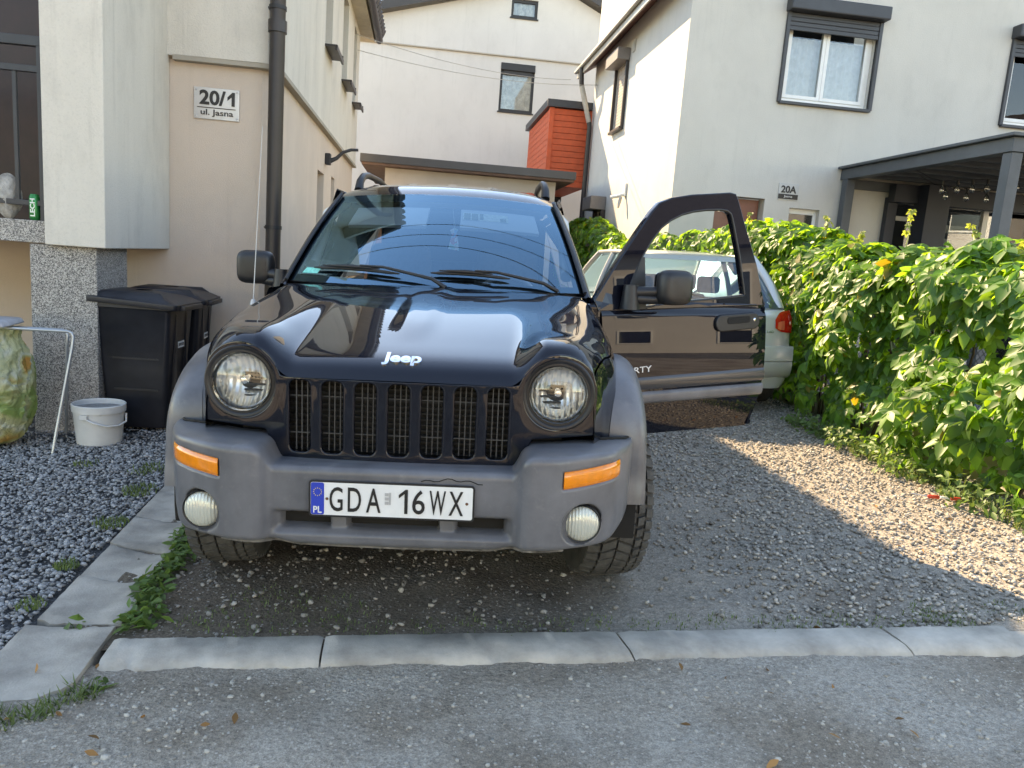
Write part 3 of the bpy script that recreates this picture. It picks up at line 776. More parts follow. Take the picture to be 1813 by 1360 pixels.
c2 = RP(MB().tube([(3.66, 14.24, 2.60), (3.64, 14.22, 2.50), (3.62, 14.2, 2.40)], [0.03, 0.03, 0.018], 10), 'camera_arm', M_zinc, smooth=50); c2.parent = c
RP(MB().box(3.42, 3.749, 15.75, 16.55, 2.45, 2.72), 'shutter_box', bpy.data.materials['grey_brown_metal'], bevel=0.01)
RP(MB().box(3.66, 3.749, 15.74, 15.8, 1.55, 2.449), 'shutter_guide', M_brownm); RP(MB().box(3.66, 3.749, 16.5, 16.56, 1.55, 2.449), 'shutter_guide', M_brownm)
RP(MB().box(3.80, 3.83, 15.8, 16.5, 1.6, 2.45), 'pane', M_dark)
sign('black and white number plate 20A beside the rust brown door', 5.60, 11.5, 2.655, 0.33, 0.25,
     [('20A', 0.25, 0.11, 0.0, 0.035, 0.03, M_letter), ('-', 0.32, 0.075, 0, -0.075, 0, M_letter), ('Jasna', 0.14, 0.042, 0, -0.075, 0.0, M_whitepvc)], mat('acrylic_plate', (0.52, 0.52, 0.50), 0.25))

# terrace canopy
pg = thing('terrace_canopy', 'dark grey metal terrace canopy standing against the cream house', 'canopy', (6.5, 8.0, 0.0))
M_can = mat('slate_grey_metal', (0.075, 0.085, 0.095), 0.5, var=0.15, vscale=4)
def GP(mb, name, m=M_can, **kw):
    mb.v = [(x - 6.5, y - 8.0, z) for x, y, z in mb.v]; return mb.build(name, m, pg, bevel=0.006, **kw)
for x, y in ((6.5, 8.0), (6.48, 11.28), (11.0, 8.0), (11.0, 11.28)): GP(MB().box(x - 0.06, x + 0.08, y, y + 0.14, -0.02, 2.90), 'post')
GP(MB().box(6.42, 6.58, 7.98, 11.49, 2.902, 3.06), 'beam'); GP(MB().box(10.92, 11.08, 7.98, 11.49, 2.902, 3.06), 'beam')
GP(MB().box(6.582, 10.918, 7.98, 8.14, 2.902, 3.06), 'beam')
for k in range(7): GP(MB().box(6.6, 10.9, 8.45 + 0.45 * k, 8.51 + 0.45 * k, 2.93, 3.055), 'rafter')
GP(MB().box(6.36, 11.12, 7.92, 11.49, 3.062, 3.10), 'roof_sheet')
GP(MB().box(6.60, 10.9, 11.40, 11.48, 2.78, 2.92), 'wall_plate')
M_navy = mat('dark_navy_cladding', (.018, .022, .034), .5, var=.15)
GP(MB().box(7.60, 7.98, 11.0, 11.32, -0.02, 2.90), 'pillar', M_navy)
GP(MB().box(7.20, 7.36, 11.36, 11.47, -0.02, 2.70), 'pillar', M_navy); GP(MB().box(7.2, 10.9, 11.22, 11.395, 2.62, 2.895), 'shutter_box', M_navy)
# string of lamps under it
M_bulb = glass_mat('bulb_glass', (0.9, 0.88, 0.82), 1.5, extra=0.14)
for row, (y, x0, z0, n, dx, dz) in enumerate(((9.95, 7.06, 2.66, 9, .222, .026), (10.05, 7.20, 2.60, 7, .31, .004))):
    st = thing('string_light', ('clear bulbs on a black cord under the canopy, upper row' if row == 0 else 'clear bulbs on a black cord under the canopy, lower row'), 'string light', (x0, y, z0), group='strings of bulbs under the canopy')
    pts = [(-.42, 0, .26), (-.2, 0, .17)] + [(dx * k, 0, .15 + dz * k) for k in range(n)] + [(dx * n + .25, 0, .22 + dz * n)]
    MB().tube(pts, 0.006, 6).build('cord', M_blackpl, st, smooth=60)
    for k in range(n):
        x, z = dx * k, 0.15 + dz * k
        MB().lathe([(0.0, 0), (0.018, 0), (0.02, -0.06), (0.0, -0.06)], 12, Matrix.Translation((x, 0, z))).build('socket', M_blackpl, st, smooth=40)
        MB().lathe([(0.012, 0), (0.03, -0.035), (0.038, -0.07), (0.03, -0.105), (0.0, -0.12)], 14, Matrix.Translation((x, 0, z - 0.061))).build('bulb', M_bulb, st, smooth=70)

# ---------------------------------------------------------------- rear house, garage and the red timber box
bh = thing('house', 'grey white house at the back with a small gable window', 'house', (0, 23, 0))
def BP(mb, name, m, **kw):
    mb.v = [(x, y - 23, z) for x, y, z in mb.v]; return mb.build(name, m, bh, **kw)
BW = [(2.02, 3.02, 5.52, 6.86), (2.2, 2.96, 8.10, 8.60)]
mb = MB(); wall_holes(mb, 'y', 23.0, -4.1, 7.9, -0.3, 7.05, [BW[0]], 0.15, 1)
BP(mb, 'lower_wall', M_bh, fixn=False)
up = [(-7.0, 7.05), (8.5, 7.05)]
mb = MB(); wall_holes(mb, 'y', 22.95, 1.9, 3.3, 7.05, 8.85, [BW[1]], 0.15, 1)
mb.add([(-4.1, 22.95, 7.05), (1.9, 22.95, 7.05), (1.9, 22.95, 8.71)], [(0, 1, 2)])
mb.add([(3.3, 22.95, 7.05), (7.9, 22.95, 7.05), (3.4, 22.95, 9.08), (3.3, 22.95, 9.06)], [(0, 1, 2, 3)])
mb.add([(1.9, 22.95, 8.85), (3.3, 22.95, 8.85), (3.3, 22.95, 9.06), (1.9, 22.95, 8.71)], [(0, 1, 2, 3)])
mb.add([(-4.1, 22.95, 7.05), (7.9, 22.95, 7.05), (7.9, 23.0, 7.05), (-4.1, 23.0, 7.05)], [(0, 1, 2, 3)])
BP(mb, 'gable_wall', M_bh, fixn=False)
BP(MB().box(-4.1, 7.9, 22.93, 22.999, 7.015, 7.048), 'drip_trim', M_trim)
BP(MB().hexa([(-7, 22.6, 6.28), (3.4, 22.6, 9.12), (3.4, 32, 9.12), (-7, 32, 6.28), (-7, 22.6, 6.52), (3.4, 22.6, 9.36), (3.4, 32, 9.36), (-7, 32, 6.52)]), 'roof', M_brownm)
BP(MB().hexa([(3.41, 22.6, 9.12), (8.6, 22.6, 6.82), (8.6, 32, 6.82), (3.41, 32, 9.12), (3.41, 22.6, 9.36), (8.6, 22.6, 7.06), (8.6, 32, 7.06), (3.41, 32, 9.36)]), 'roof', M_brownm)
BP(MB().box(-7, 8.5, 31.5, 31.6, -0.3, 6.5), 'back_wall', M_bh)
M_lace = mat('lace_curtain', (0.80, 0.81, 0.88), 0.9, var=0.35, vscale=9)
for i, (a, b, za, zb) in enumerate(BW):
    y = 23.0 if i == 0 else 22.95
    w = BP(MB().box(a, a + 0.07, y + 0.06, y + 0.12, za, zb).box(b - 0.07, b, y + 0.06, y + 0.12, za, zb).box(a + 0.07, b - 0.07, y + 0.06, y + 0.12, za, za + 0.08).box(a + 0.07, b - 0.07, y + 0.06, y + 0.12, zb - 0.08, zb)
           .box(a - 0.03, b + 0.03, y - 0.05, y + 0.05, za - 0.04, za - 0.004), 'window_frame', M_blackpl, bevel=0.004)
    c = BP(MB().box(a + 0.07, b - 0.07, y + 0.10, y + 0.108, za + 0.08, zb - 0.08), 'pane', M_pane2); c.parent = w
    P = [[(a + 0.07 + (b - a - 0.14) * k / 30, y + 0.17 + 0.012 * math.sin(k * 1.3), z) for z in (za + 0.05, zb - (0.26 if i == 0 else 0.06))] for k in range(31)]
    c = BP(MB().grid(P), 'curtain', M_lace, smooth=180, fixn=False); c.parent = w
    if i == 0:
        c = BP(MB().box(a + 0.001, b - 0.001, y - 0.03, y + 0.055, zb - 0.2, zb - 0.002), 'shutter_box', M_blackpl, bevel=0.01); c.parent = w
        for k in range(2):
            c = BP(MB().box(a + 0.08, b - 0.08, y + 0.02, y + 0.04, zb - 0.255 - 0.05 * k, zb - 0.205 - 0.05 * k), 'slat', M_blackpl); c.parent = w
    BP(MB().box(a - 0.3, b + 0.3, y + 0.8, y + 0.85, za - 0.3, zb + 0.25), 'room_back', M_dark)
ga = thing('garage', 'low grey garage with a flat black roof behind the black car', 'garage', (0.85, 15, 0))
def AP(mb, name, m, **kw):
    mb.v = [(x - 0.85, y - 15, z) for x, y, z in mb.v]; return mb.build(name, m, ga, **kw)
AP(MB().box(-0.76, 2.58, 15.25, 19.0, -0.3, 2.86), 'wall', M_gar)
AP(MB().box(-1.22, 2.92, 14.95, 19.4, 2.91, 3.06), 'roof', M_anth, bevel=0.006)
AP(MB().box(-1.19, 2.89, 14.97, 19.38, 2.865, 2.908), 'soffit', mat('shaded_soffit_board', (0.10, 0.06, 0.045), 0.8, var=0.2))  # soffit brown darkened so the colour carries the shadow under the roof edge
AP(MB().box(-1.6, -0.78, 15.6, 15.66, -0.3, 2.3), 'side_fence', mat('brown_board', (0.10, 0.06, 0.045), 0.8, var=0.2))
rb = thing('timber_shed', 'red stained timber box on posts behind the garage roof', 'shed', (2.78, 18, 0))
def TP(mb, name, m, **kw):
    mb.v = [(x - 2.78, y - 18, z) for x, y, z in mb.v]; return mb.build(name, m, rb, **kw)
TP(MB().box(2.84, 3.74, 18.06, 21.5, 3.06, 4.80), 'core', M_wood)
for k in range(13):
    z = 3.06 + k * 0.1335
    TP(MB().box(2.88, 3.72, 18.0, 18.055, z, z + 0.127), 'plank', M_wood, bevel=0.006)
for k in range(13):
    z = 3.06 + k * 0.1335
    TP(MB().box(2.785, 2.838, 18.08, 21.5, z, z + 0.127), 'plank', M_wood, bevel=0.006)
TP(MB().box(2.77, 2.878, 17.97, 18.078, 3.05, 4.80), 'corner_post', M_wood, bevel=0.006)
TP(MB().box(3.722, 3.80, 17.97, 18.078, 0.0, 4.80), 'corner_post', M_wood, bevel=0.006)
TP(MB().hexa([(2.70, 17.9, 4.81), (3.86, 17.9, 4.81), (3.86, 21.7, 4.81), (2.70, 21.7, 4.81), (2.70, 17.9, 4.97), (3.86, 17.9, 4.97), (3.86, 21.7, 4.97), (2.70, 21.7, 4.97)]), 'roof', M_anth)
for x, y in ((2.8, 18.02), (2.8, 21.3), (3.65, 21.3)): TP(MB().box(x, x + 0.1, y, y + 0.1, 0.0, 3.05), 'post', M_brownm)
TP(MB().box(2.84, 3.72, 20.9, 20.95, 0.0, 3.05), 'back_panel', M_dark)
fb = thing('fence', 'dark brown board fence under the red timber box', 'fence', (3.1, 17.3, 0))
for k in range(9): box('board', bpy.data.materials['brown_board'], fb, -0.5 + 0.115 * k, -0.39 + 0.115 * k, 0, 0.03, 0.0, 2.1, 0.004)
# overhead cables
for k, (a, b, lab) in enumerate((((-1.23, 13.3, 4.72), (3.24, 18.25, 5.5), 'upper thin grey cable strung from the left house towards the right'), ((-1.23, 13.6, 4.55), (3.74, 17.6, 5.30), 'lower thin grey cable strung from the left house towards the right'))):
    o = MB().tube([tuple(a[i] + (b[i] - a[i]) * t + (-0.16 * 4 * t * (1 - t) if i == 2 else 0) for i in range(3)) for t in np.linspace(0, 1, 13)], 0.006, 5).build('cable', M_zinc, None, smooth=60)
    tag(o, lab, 'cable', 'cables between the houses')
# ================================================================== the black off-road car
M_paint = mat('black_car_paint', (0.005, 0.006, 0.012), 0.42, metal=0.3, spec=0.0, coat=1.0, coat_r=0.008, bump=0.04, bscale=2.2, bdist=0.02, bdet=0)
M_grey = mat('grey_bumper_plastic', (0.128, 0.128, 0.138), 0.34, spec=0.5, var=0.30, vscale=4.5, bump=0.05, bscale=260, bdist=0.002, rvar=0.14)
def scuffed(m, tone, th=.60, sc=(14, 60)):
    N, L = m.node_tree.nodes, m.node_tree.links; b = N['Principled BSDF']; tc = N.new('ShaderNodeTexCoord'); src = b.inputs['Base Color'].links[0].from_socket
    for k, s_ in enumerate(sc):
        n = N.new('ShaderNodeTexNoise'); n.inputs['Scale'].default_value = s_; n.inputs['Detail'].default_value = 8; n.inputs['Roughness'].default_value = .7; n.inputs['Distortion'].default_value = .6 * k
        L.new(tc.outputs['Object'], n.inputs['Vector'])
        mr = N.new('ShaderNodeMapRange'); mr.inputs['From Min'].default_value = th; mr.inputs['From Max'].default_value = th + .14; mr.inputs['To Max'].default_value = .38; L.new(n.outputs['Fac'], mr.inputs['Value'])
        mx = N.new('ShaderNodeMix'); mx.data_type = 'RGBA'; L.new(mr.outputs[0], mx.inputs['Factor']); L.new(src, mx.inputs['A']); mx.inputs['B'].default_value = (*tone, 1); src = mx.outputs['Result']
    L.new(src, b.inputs['Base Color'])
scuffed(M_grey, (.26, .25, .24))
M_trimbk = mat('black_trim', (0.014, 0.014, 0.016), 0.42, var=0.2, vscale=12)
M_rubber = mat('tyre_rubber', (0.045, 0.043, 0.040), 0.85, var=0.35, vscale=14, bump=0.3, bscale=90)
M_tread = mat('dusty_tread', (0.075, 0.071, 0.065), 0.9, var=0.4, vscale=22, bump=0.3, bscale=120)
M_chrome = mat('chrome', (0.80, 0.81, 0.83), 0.10, metal=1.0)
M_alu = mat('wheel_alloy', (0.45, 0.45, 0.46), 0.35, metal=0.9, var=0.1)
M_wind = glass_mat('windscreen_glass', (0.78, 0.85, 0.86), 1.5, extra=0.17, coat=(0.42, 0.76, 1.0))   # reflection boosted and tinted blue in the material, for a bluer mirrored sky
M_sideg = glass_mat('side_glass', (0.88, 0.92, 0.91), 1.50)
M_tint = glass_mat('tinted_glass', (0.10, 0.11, 0.11), 1.6)
M_int = mat('interior_fabric', (0.085, 0.086, 0.09), 0.85, var=0.2, vscale=20)
M_intl = mat('headliner', (0.62, 0.62, 0.58), 0.9)
M_dash = mat('dashboard_plastic', (0.03, 0.031, 0.034), 0.6)
M_amber = mat('amber_lens', (0.85, 0.24, 0.005), 0.12, spec=0.6, coat=0.6, var=0.12, vscale=30)
M_under = mat('underbody', (0.012, 0.011, 0.010), 0.9)
M_white = mat('plate_white', (0.74, 0.74, 0.73), 0.35, var=0.05, vscale=14)
M_blue = mat('plate_blue', (0.012, 0.045, 0.42), 0.4)
M_yel = mat('plate_star', (0.8, 0.6, 0.05), 0.4)

def ribbed(name, col, rough, metal, scale, strength, axis='X', trans=False):
    m, N, L, b = _nodes(name)
    b.inputs['Base Color'].default_value = (*col, 1); b.inputs['Roughness'].default_value = rough; b.inputs['Metallic'].default_value = metal
    tc = N.new('ShaderNodeTexCoord'); w = N.new('ShaderNodeTexWave'); w.bands_direction = axis
    w.inputs['Scale'].default_value = scale; w.inputs['Distortion'].default_value = 1.2; w.inputs['Detail'].default_value = 2; w.inputs['Detail Scale'].default_value = 4
    L.new(tc.outputs['Object'], w.inputs['Vector'])
    bp = N.new('ShaderNodeBump'); bp.inputs['Strength'].default_value = strength; bp.inputs['Distance'].default_value = 0.004
    L.new(w.outputs['Fac'], bp.inputs['Height']); L.new(bp.outputs[0], b.inputs['Normal'])
    return m
M_refl = ribbed('lamp_reflector', (0.94, 0.94, 0.92), 0.26, 0.68, 16, 0.55)
M_foggl = ribbed('fog_lens', (0.60, 0.60, 0.52), 0.16, 0.25, 30, 0.5)
M_lens = glass_mat('lamp_lens', (0.94, 0.95, 0.94), 1.5, 0.02, 0.03)

CAR = thing('parked_car', 'black off-road car with grey bumper, its driver door standing open', 'car', (-0.0327, 2.342, 0.0))
CAR.matrix_world = Matrix.Translation((-0.0327, 2.342, 0.0)) @ Matrix.Rotation(R(-5.88), 4, 'Z') @ Matrix.Rotation(R(-1.5627), 4, 'Y')
CAR.rotation_mode = 'QUATERNION'
CAR.matrix_world = Matrix.Translation((-0.0327, 2.342, 0.0)) @ Matrix.Rotation(R(-5.88), 4, 'Z') @ Matrix.Rotation(R(-1.5627), 4, 'Y')

XT = [(.10, .645), (.2, .69), (.3, .728), (.45, .772), (.7, .80), (1.5, .818)]
CT = [(.10, .914), (.112, .934), (.13, .954), (.16, .972), (.2, .986), (.26, 1.000), (.35, 1.018), (.5, 1.047), (.7, 1.083), (.9, 1.116), (1.15, 1.152), (1.3, 1.170), (1.5, 1.182)]
HT = [(.10, .098), (.16, .086), (.25, .072), (.4, .050), (.65, .026), (.95, .010), (1.25, 0.0), (1.5, 0.0)]
bow = lambda a: 0.085 * (np.asarray(a, float) / 0.66) ** 2.4
def body_top(s, a):
    """hood and fender top: s runs back from the nose, a = |x|; returns y, z"""
    X = cubic_tab(s, XT); rx = lerp_tab(s, [(.1, .130), (.5, .17), (1.5, .15)]); rz = lerp_tab(s, [(.1, .135), (.5, .21), (1.5, .19)])
    t = np.clip((a - (X - rx)) / rx, 0, 1)
    z = cubic_tab(s, CT) + cubic_tab(s, HT) * sstep(.355, .485, a) - 0.012 * (a / .6) ** 2 - rz * (1 - np.sqrt(np.maximum(0, 1 - t * t)))
    z = z + 0.006 * (1 - sstep(0.03 + 0.035 * s, 0.042 + 0.036 * s, a)) * sstep(.3, .6, s)
    y = s + bow(np.minimum(a, .66)) * (1 - sstep(.12, .9, s))
    return y, z
stn = np.concatenate([np.linspace(.10, .14, 6), np.linspace(.155, .4, 14), np.linspace(.43, 1.30, 30)])
hood_edge = lambda s: cubic_tab(s, XT) - lerp_tab(s, [(.1, .010), (.3, .03), (1.4, .045)])
P = []
for s in stn:
    A = np.concatenate([np.linspace(0, .34, 14), np.linspace(.36, .50, 14), np.linspace(.515, 1.0, 18)])
    xe = float(hood_edge(s)); A = np.where(A > .5, .5 + (A - .5) / .5 * (xe - .5), A)
    row = []
    for x in np.concatenate([-A[::-1], A[1:]]):
        y, z = body_top(s, abs(x)); row.append((x, float(y), float(z)))
    P.append(row)
mb = MB().grid(P)
# rolled lip under the front edge
lip = [(p[0], p[1] + .012, p[2] - .004) for p in P[0]]; lip2 = [(p[0], p[1] + .05, p[2]) for p in lip]
mb.grid([P[0], lip, lip2])
hood = mb.build('hood', M_paint, CAR, smooth=60)
def on_hood(px, pz, d):   # emblem lettering laid on the sloping nose
    s = np.interp(.973 + pz, [.914, .934, .954, .972, .986, 1.0, 1.018], [.10, .112, .13, .16, .2, .26, .35]); y, z = body_top(np.float64(s), abs(px))
    y2, z2 = body_top(np.float64(s + .004), abs(px)); n = Vector((0, -(z2 - z), (y2 - y))).normalized()
    return Vector((px, float(y), float(z))) + n * d
text('emblem', 'Jeep', 0.130, 0.031, M_chrome, hood, None, 0.006, 0.04, fn=on_hood)

WY, WZ, WX = 0.82, 0.372, 0.768
def fender(sg):
    P = []
    for s in np.linspace(.10, 1.47, 60):
        X = float(cubic_tab(s, XT)); xe = float(hood_edge(s)) + .004; row = []
        for x in np.linspace(xe, X, 6):
            y, z = body_top(s, x); row.append((sg * x, float(y), float(z)))
        y0, z0 = row[-1][1], row[-1][2]
        zl = max(.46 if s > .2 else .60, WZ + math.sqrt(max(0, .50 ** 2 - (y0 - WY) ** 2)))
        zl = min(zl, z0 - .01)
        for k in range(1, 9):
            t = k / 8; row.append((sg * (X + .012 * math.sin(math.pi * t)), y0, z0 + (zl - z0) * t))
        P.append(row)
    return MB().grid(P).build('front_fender', M_paint, CAR, smooth=60)
for sg in (-1, 1): fender(sg)
ant = MB().tube([(-.775, 1.06, 1.065), (-.775, 1.065, 1.09)], [.014, .009], 10).tube([(-.775, 1.065, 1.09), (-.752, 1.14, 1.84)], [.0022, .0013], 6).build('antenna', mat('antenna_rod', (.50, .50, .49), .4), CAR, smooth=60)

# grille panel: seven slots and two lamp openings cut through one bowed sheet
def nose_top(a):
    return max(.914, .885 + math.sqrt(max(0, .136 ** 2 - (a - .525) ** 2)) if abs(a - .525) < .136 else 0) - .006
out = []
for k in range(81):
    x = -.655 + 1.31 * k / 80; out.append((x, nose_top(abs(x)) if abs(x) < .648 else .90))
out += [(.655, .745), (.44, .735), (.40, .64), (-.40, .64), (-.44, .735), (-.655, .745)]
slots = [rrect(-.0395 + .1085 * k, .0395 + .1085 * k, .657, .906, .026) for k in range(-3, 4)]
me = plate2d([out] + slots + [circ(-.525, .882, .122), circ(.525, .882, .122)], .006, .004)
split_long(me, .05)
map_mesh(me, lambda a, b, c: (a, .112 + float(bow(abs(a))) - c, b))
grille = finish('grille', me, M_paint, CAR, smooth=35)
for k in range(-3, 4):
    mb = MB()
    for j in (-1, 0, 1): x = .1085 * k + .0185 * j; mb.box(x - .0016, x + .0016, .150, .158, .66, .905)
    for z in (.72, .845): mb.box(.1085 * k - .038, .1085 * k + .038, .149, .154, z - .0014, z + .0014)
    mb.build('grille_insert', mat('grille_wire', (.07, .07, .07), .5) if k == -3 else bpy.data.materials['grille_wire'], grille)
    # bright edge line round each slot
    lp = rrect(-.041 + .1085 * k, .041 + .1085 * k, .655, .908, .027)
    MB().tube([(a, .104 + float(bow(abs(a))), b) for a, b in lp + [lp[0]]], .0022, 6, False).build('slot_rim', M_trimbk, grille, smooth=60)
box('radiator', M_under, CAR, -.55, .55, .24, .30, .50, .90)
mb = MB()
for z in np.arange(.52, .89, .02): mb.box(-.54, .54, .225, .238, z, z + .006)
mb.build('radiator_fin', mat('radiator_dark', (.010, .010, .010), .6), CAR, kind='stuff')

# headlights
def disc(c, prof, n=48, tilt=0): return MB().lathe(prof, n, Matrix.Translation(c) @ Matrix.Rotation(R(90 + tilt), 4, 'X'), caps=False)
for sg in (-1, 1):
    c = Vector((sg * .525, .192, .882))
    hl = disc(c, [(.0955, .030), (.099, .036), (.106, .036), (.108, .038), (.113, .041), (.119, .041), (.1235, .036), (.1245, .01)]).build('headlight', M_trimbk, CAR, smooth=40)
    disc(c, [(.0, -.055), (.03, -.052), (.06, -.035), (.085, 0.0), (.0935, .03), (.0945, .03)]).build('reflector', M_refl, hl, smooth=80)
    disc(c, [(.0, .018), (.010, .016), (.013, .005), (.013, -.05), (.0, -.05)], 20).build('bulb_shield', M_chrome, hl, smooth=50)
    disc(c, [(.0, .058), (.04, .055), (.075, .046), (.0925, .034), (.0945, .030)]).build('lens', M_lens, hl, smooth=80)
    disc(c, [(.0945, .030), (.0975, .042), (.0985, .030)], 48).build('lens_rim', M_chrome, hl, smooth=60)

# bumper: one worn plastic moulding, its recesses modelled in
YF = [(0, .0), (.375, .0), (.395, -.008), (.415, -.034), (.44, -.044), (.48, -.043), (.54, -.030), (.60, .0), (.66, .040), (.72, .095), (.755, .160), (.79, .235), (.815, .32), (.832, .43)]
ZT = [(0, .645), (.380, .645), (.395, .662), (.412, .696), (.43, .710), (.455, .715), (.6, .716), (.72, .712), (.832, .695)]
ZB = [(0, .376), (.30, .380), (.42, .398), (.55, .400), (.68, .394), (.74, .405), (.80, .44), (.832, .50)]
def recess(x, z):
    a = abs(x); d = 0.0
    for x0, x1 in ((-.36, -.205), (-.145, .147), (.205, .362)):
        d += .085 * float(sstep(x0 - .004, x0 + .008, x) * (1 - sstep(x1 - .008, x1 + .004, x)) * sstep(.434, .442, z) * (1 - sstep(.484, .492, z)))
    d += .024 * float((1 - sstep(.365, .395, a)) * sstep(.412, .440, z) * (1 - sstep(.478, .505, z)))
    r = math.hypot(x - math.copysign(.612, x), z - .483); d += .030 * float(1 - sstep(.062, .072, r))
    zc = .638 + (a - .54) * .045; hh = .029
    d += .012 * float(sstep(.535, .542, a) * (1 - sstep(.738, .746, a)) * sstep(zc - hh - .004, zc - hh + .003, z) * (1 - sstep(zc + hh - .003, zc + hh + .004, z)))
    return d
def face_y(x, z):
    a = abs(x); zt, zb = float(cubic_tab(a, ZT)), float(cubic_tab(a, ZB)); t = (z - zb) / (zt - zb)
    y = float(cubic_tab(a, YF))
    rT, rB = .024, .022
    if z > zt - rT: q = (z - (zt - rT)) / rT; y += rT * .8 * (1 - math.sqrt(max(0, 1 - q * q)))
    if z < zb + rB: q = ((zb + rB) - z) / rB; y += rB * (1 - math.sqrt(max(0, 1 - q * q)))
    y += .012 * (1 - t) ** 2
    return y
xs = np.unique(np.concatenate([np.linspace(0, .37, 52), np.linspace(.37, .47, 22), np.linspace(.47, .832, 78)]))
xs = np.concatenate([-xs[::-1], xs[1:]])
P = []
for x in xs:
    a = abs(x); zt, zb = float(cubic_tab(a, ZT)), float(cubic_tab(a, ZB)); row = []
    y1 = face_y(x, zt); dep = float(lerp_tab(a, [(0, .10), (.39, .11), (.44, .22), (.6, .22), (.72, .17), (.832, .04)]))
    row.append((x, y1 + dep, zt - .004)); row.append((x, y1 + dep * .5, zt + .001))
    for k in range(64):
        t = 1 - k / 63; z = zb + (zt - zb) * t
        row.append((x, face_y(x, z) + recess(x, z), z))
    yb = face_y(x, zb); row.append((x, yb + .05, zb - .004)); row.append((x, yb + .16, zb + .01))
    P.append(row)
PB = P
bump = MB().grid(P).build('bumper', M_grey, CAR, smooth=70)
box('lower_grille', M_under, CAR, -.365, .366, .072, .090, .438, .496)
# scuffed lower lip
P = [[(x, face_y(x, float(cubic_tab(abs(x), ZB))) + .035, float(cubic_tab(abs(x), ZB)) - .001), (x, face_y(x, float(cubic_tab(abs(x), ZB))) + .03, float(cubic_tab(abs(x), ZB)) - .020), (x, face_y(x, float(cubic_tab(abs(x), ZB))) + .09, float(cubic_tab(abs(x), ZB)) - .026)] for x in np.linspace(-.56, .56, 60)]
MB().grid(P).build('lower_lip', mat('scuffed_lip', (.07, .07, .068), .8, var=.7, vscale=16, col2=(.26, .25, .24)), CAR, smooth=60, solid=.004)
for sg in (-1, 1):
    E_ = [P_[0] for P_ in PB if .655 < sg * P_[0][0]]; E_ = E_ if sg > 0 else E_[::-1]
    last = PB[-1] if sg > 0 else PB[0]
    MB().tube([(p[0], p[1] - .004, p[2] + .004) for p in E_] + [(p[0] + sg * .002, p[1] - .002, p[2]) for p in last[2:-2:4]], .0055, 6).build('seam', M_under, bump, smooth=60)
crk = MB().tube([(.09 + .014 * k, -.001 + face_y(.1, .622 + .004 * math.sin(k * 1.3) - .0015 * abs(k - 7)) , .622 + .004 * math.sin(k * 1.3) - .0015 * abs(k - 7)) for k in range(15)], .0016, 5).build('crack', M_under, bump)
for sg in (-1, 1):
    # turn signal following the bumper's curve
    P = []
    for x in np.linspace(.541, .740, 22):
        zc = .638 + (x - .54) * .045; row = []
        for k in range(9):
            t = k / 8 * 2 - 1; z = zc + .027 * t; row.append((sg * x, face_y(x, z) + .002 + .010 * abs(t) ** 6 , z))
        P.append(row)
    ts = MB().grid(P).build('turn_signal', M_amber, CAR, smooth=80, solid=-.004)
    c = Vector((sg * .612, face_y(.612, .483) + .002, .483))
    fl = disc(c, [(.0, .012), (.03, .010), (.05, .003), (.060, -.010), (.061, -.02)], 40).build('fog_lamp', M_foggl, CAR, smooth=70)
    disc(c, [(.059, -.006), (.0625, -.004), (.064, -.03)], 40).build('lamp_ring', M_trimbk, fl, smooth=50)

# licence plate
lp = empty('licence_plate'); lp.parent = CAR; lp.location = (0, -.010, .547)
pl = plate2d([rrect(-.26, .26, -.057, .057, .009)], .0015, .0012)
map_mesh(pl, lambda a, b, c: (a, c, b)); finish('plate', pl, M_white, lp, smooth=40)
fr = plate2d([rrect(-.262, .262, -.059, .059, .01), rrect(-.257, .257, -.054, .054, .007)], .002, .0006)
map_mesh(fr, lambda a, b, c: (a, c - .0005, b)); finish('rim', fr, M_letter, lp)
bx = plate2d([rrect(-.2555, -.214, -.0525, .0525, .006)], .0004); map_mesh(bx, lambda a, b, c: (a, -.0034 + c, b)); band = finish('country_band', bx, M_blue, lp)
FR = lambda x, z: FRAME((x, -.0040, z), (1, 0, 0), (0, 0, 1))
text('lettering', 'PL', .027, .022, M_white, lp, FR(-.2345, -.036), .0006, .02)
for k in range(12):
    a = 2 * math.pi * k / 12; st = []
    for q in range(10): rr = .0022 if q % 2 == 0 else .001; st.append((rr * math.cos(math.pi * q / 5 + 1.57) - .2345 + .0125 * math.cos(a), rr * math.sin(math.pi * q / 5 + 1.57) + .022 + .0125 * math.sin(a)))
    MB().prism(st, -.0038, -.0044, lambda a, b, c: (a, c, b)).build('star', M_yel, lp)
for ch, x, w in (('G', -.176, .042), ('D', -.118, .042), ('A', -.058, .046), ('6', .085, .040), ('W', .145, .052), ('X', .204, .046)):
    text('lettering', ch, w, .080, M_letter, lp, FR(x, 0), .0008, .006)
MB().prism([(.040, -.04), (.0505, -.04), (.0505, .04), (.043, .04), (.022, .022), (.022, .0105), (.040, .0255)], -.0040, -.0048, lambda a, b, c: (a, c, b)).build('lettering', M_letter, lp)
for x in (-.205, .238): disc((x, -.003, 0), [(.0, .002), (.004, .0015), (.005, 0)], 12).build('screw', mat('rusty_screw', (.14, .06, .03), .7), lp)
mb = MB()
for z in (-.012, .002, .016): mb.box(-.022, -.010, -.0042, -.0036, z, z + .010)
mb.box(-.009, -.003, -.0042, -.0036, -.012, .028).build('hologram', mat('hologram_foil', (.48, .48, .48), .3, metal=.3), lp)

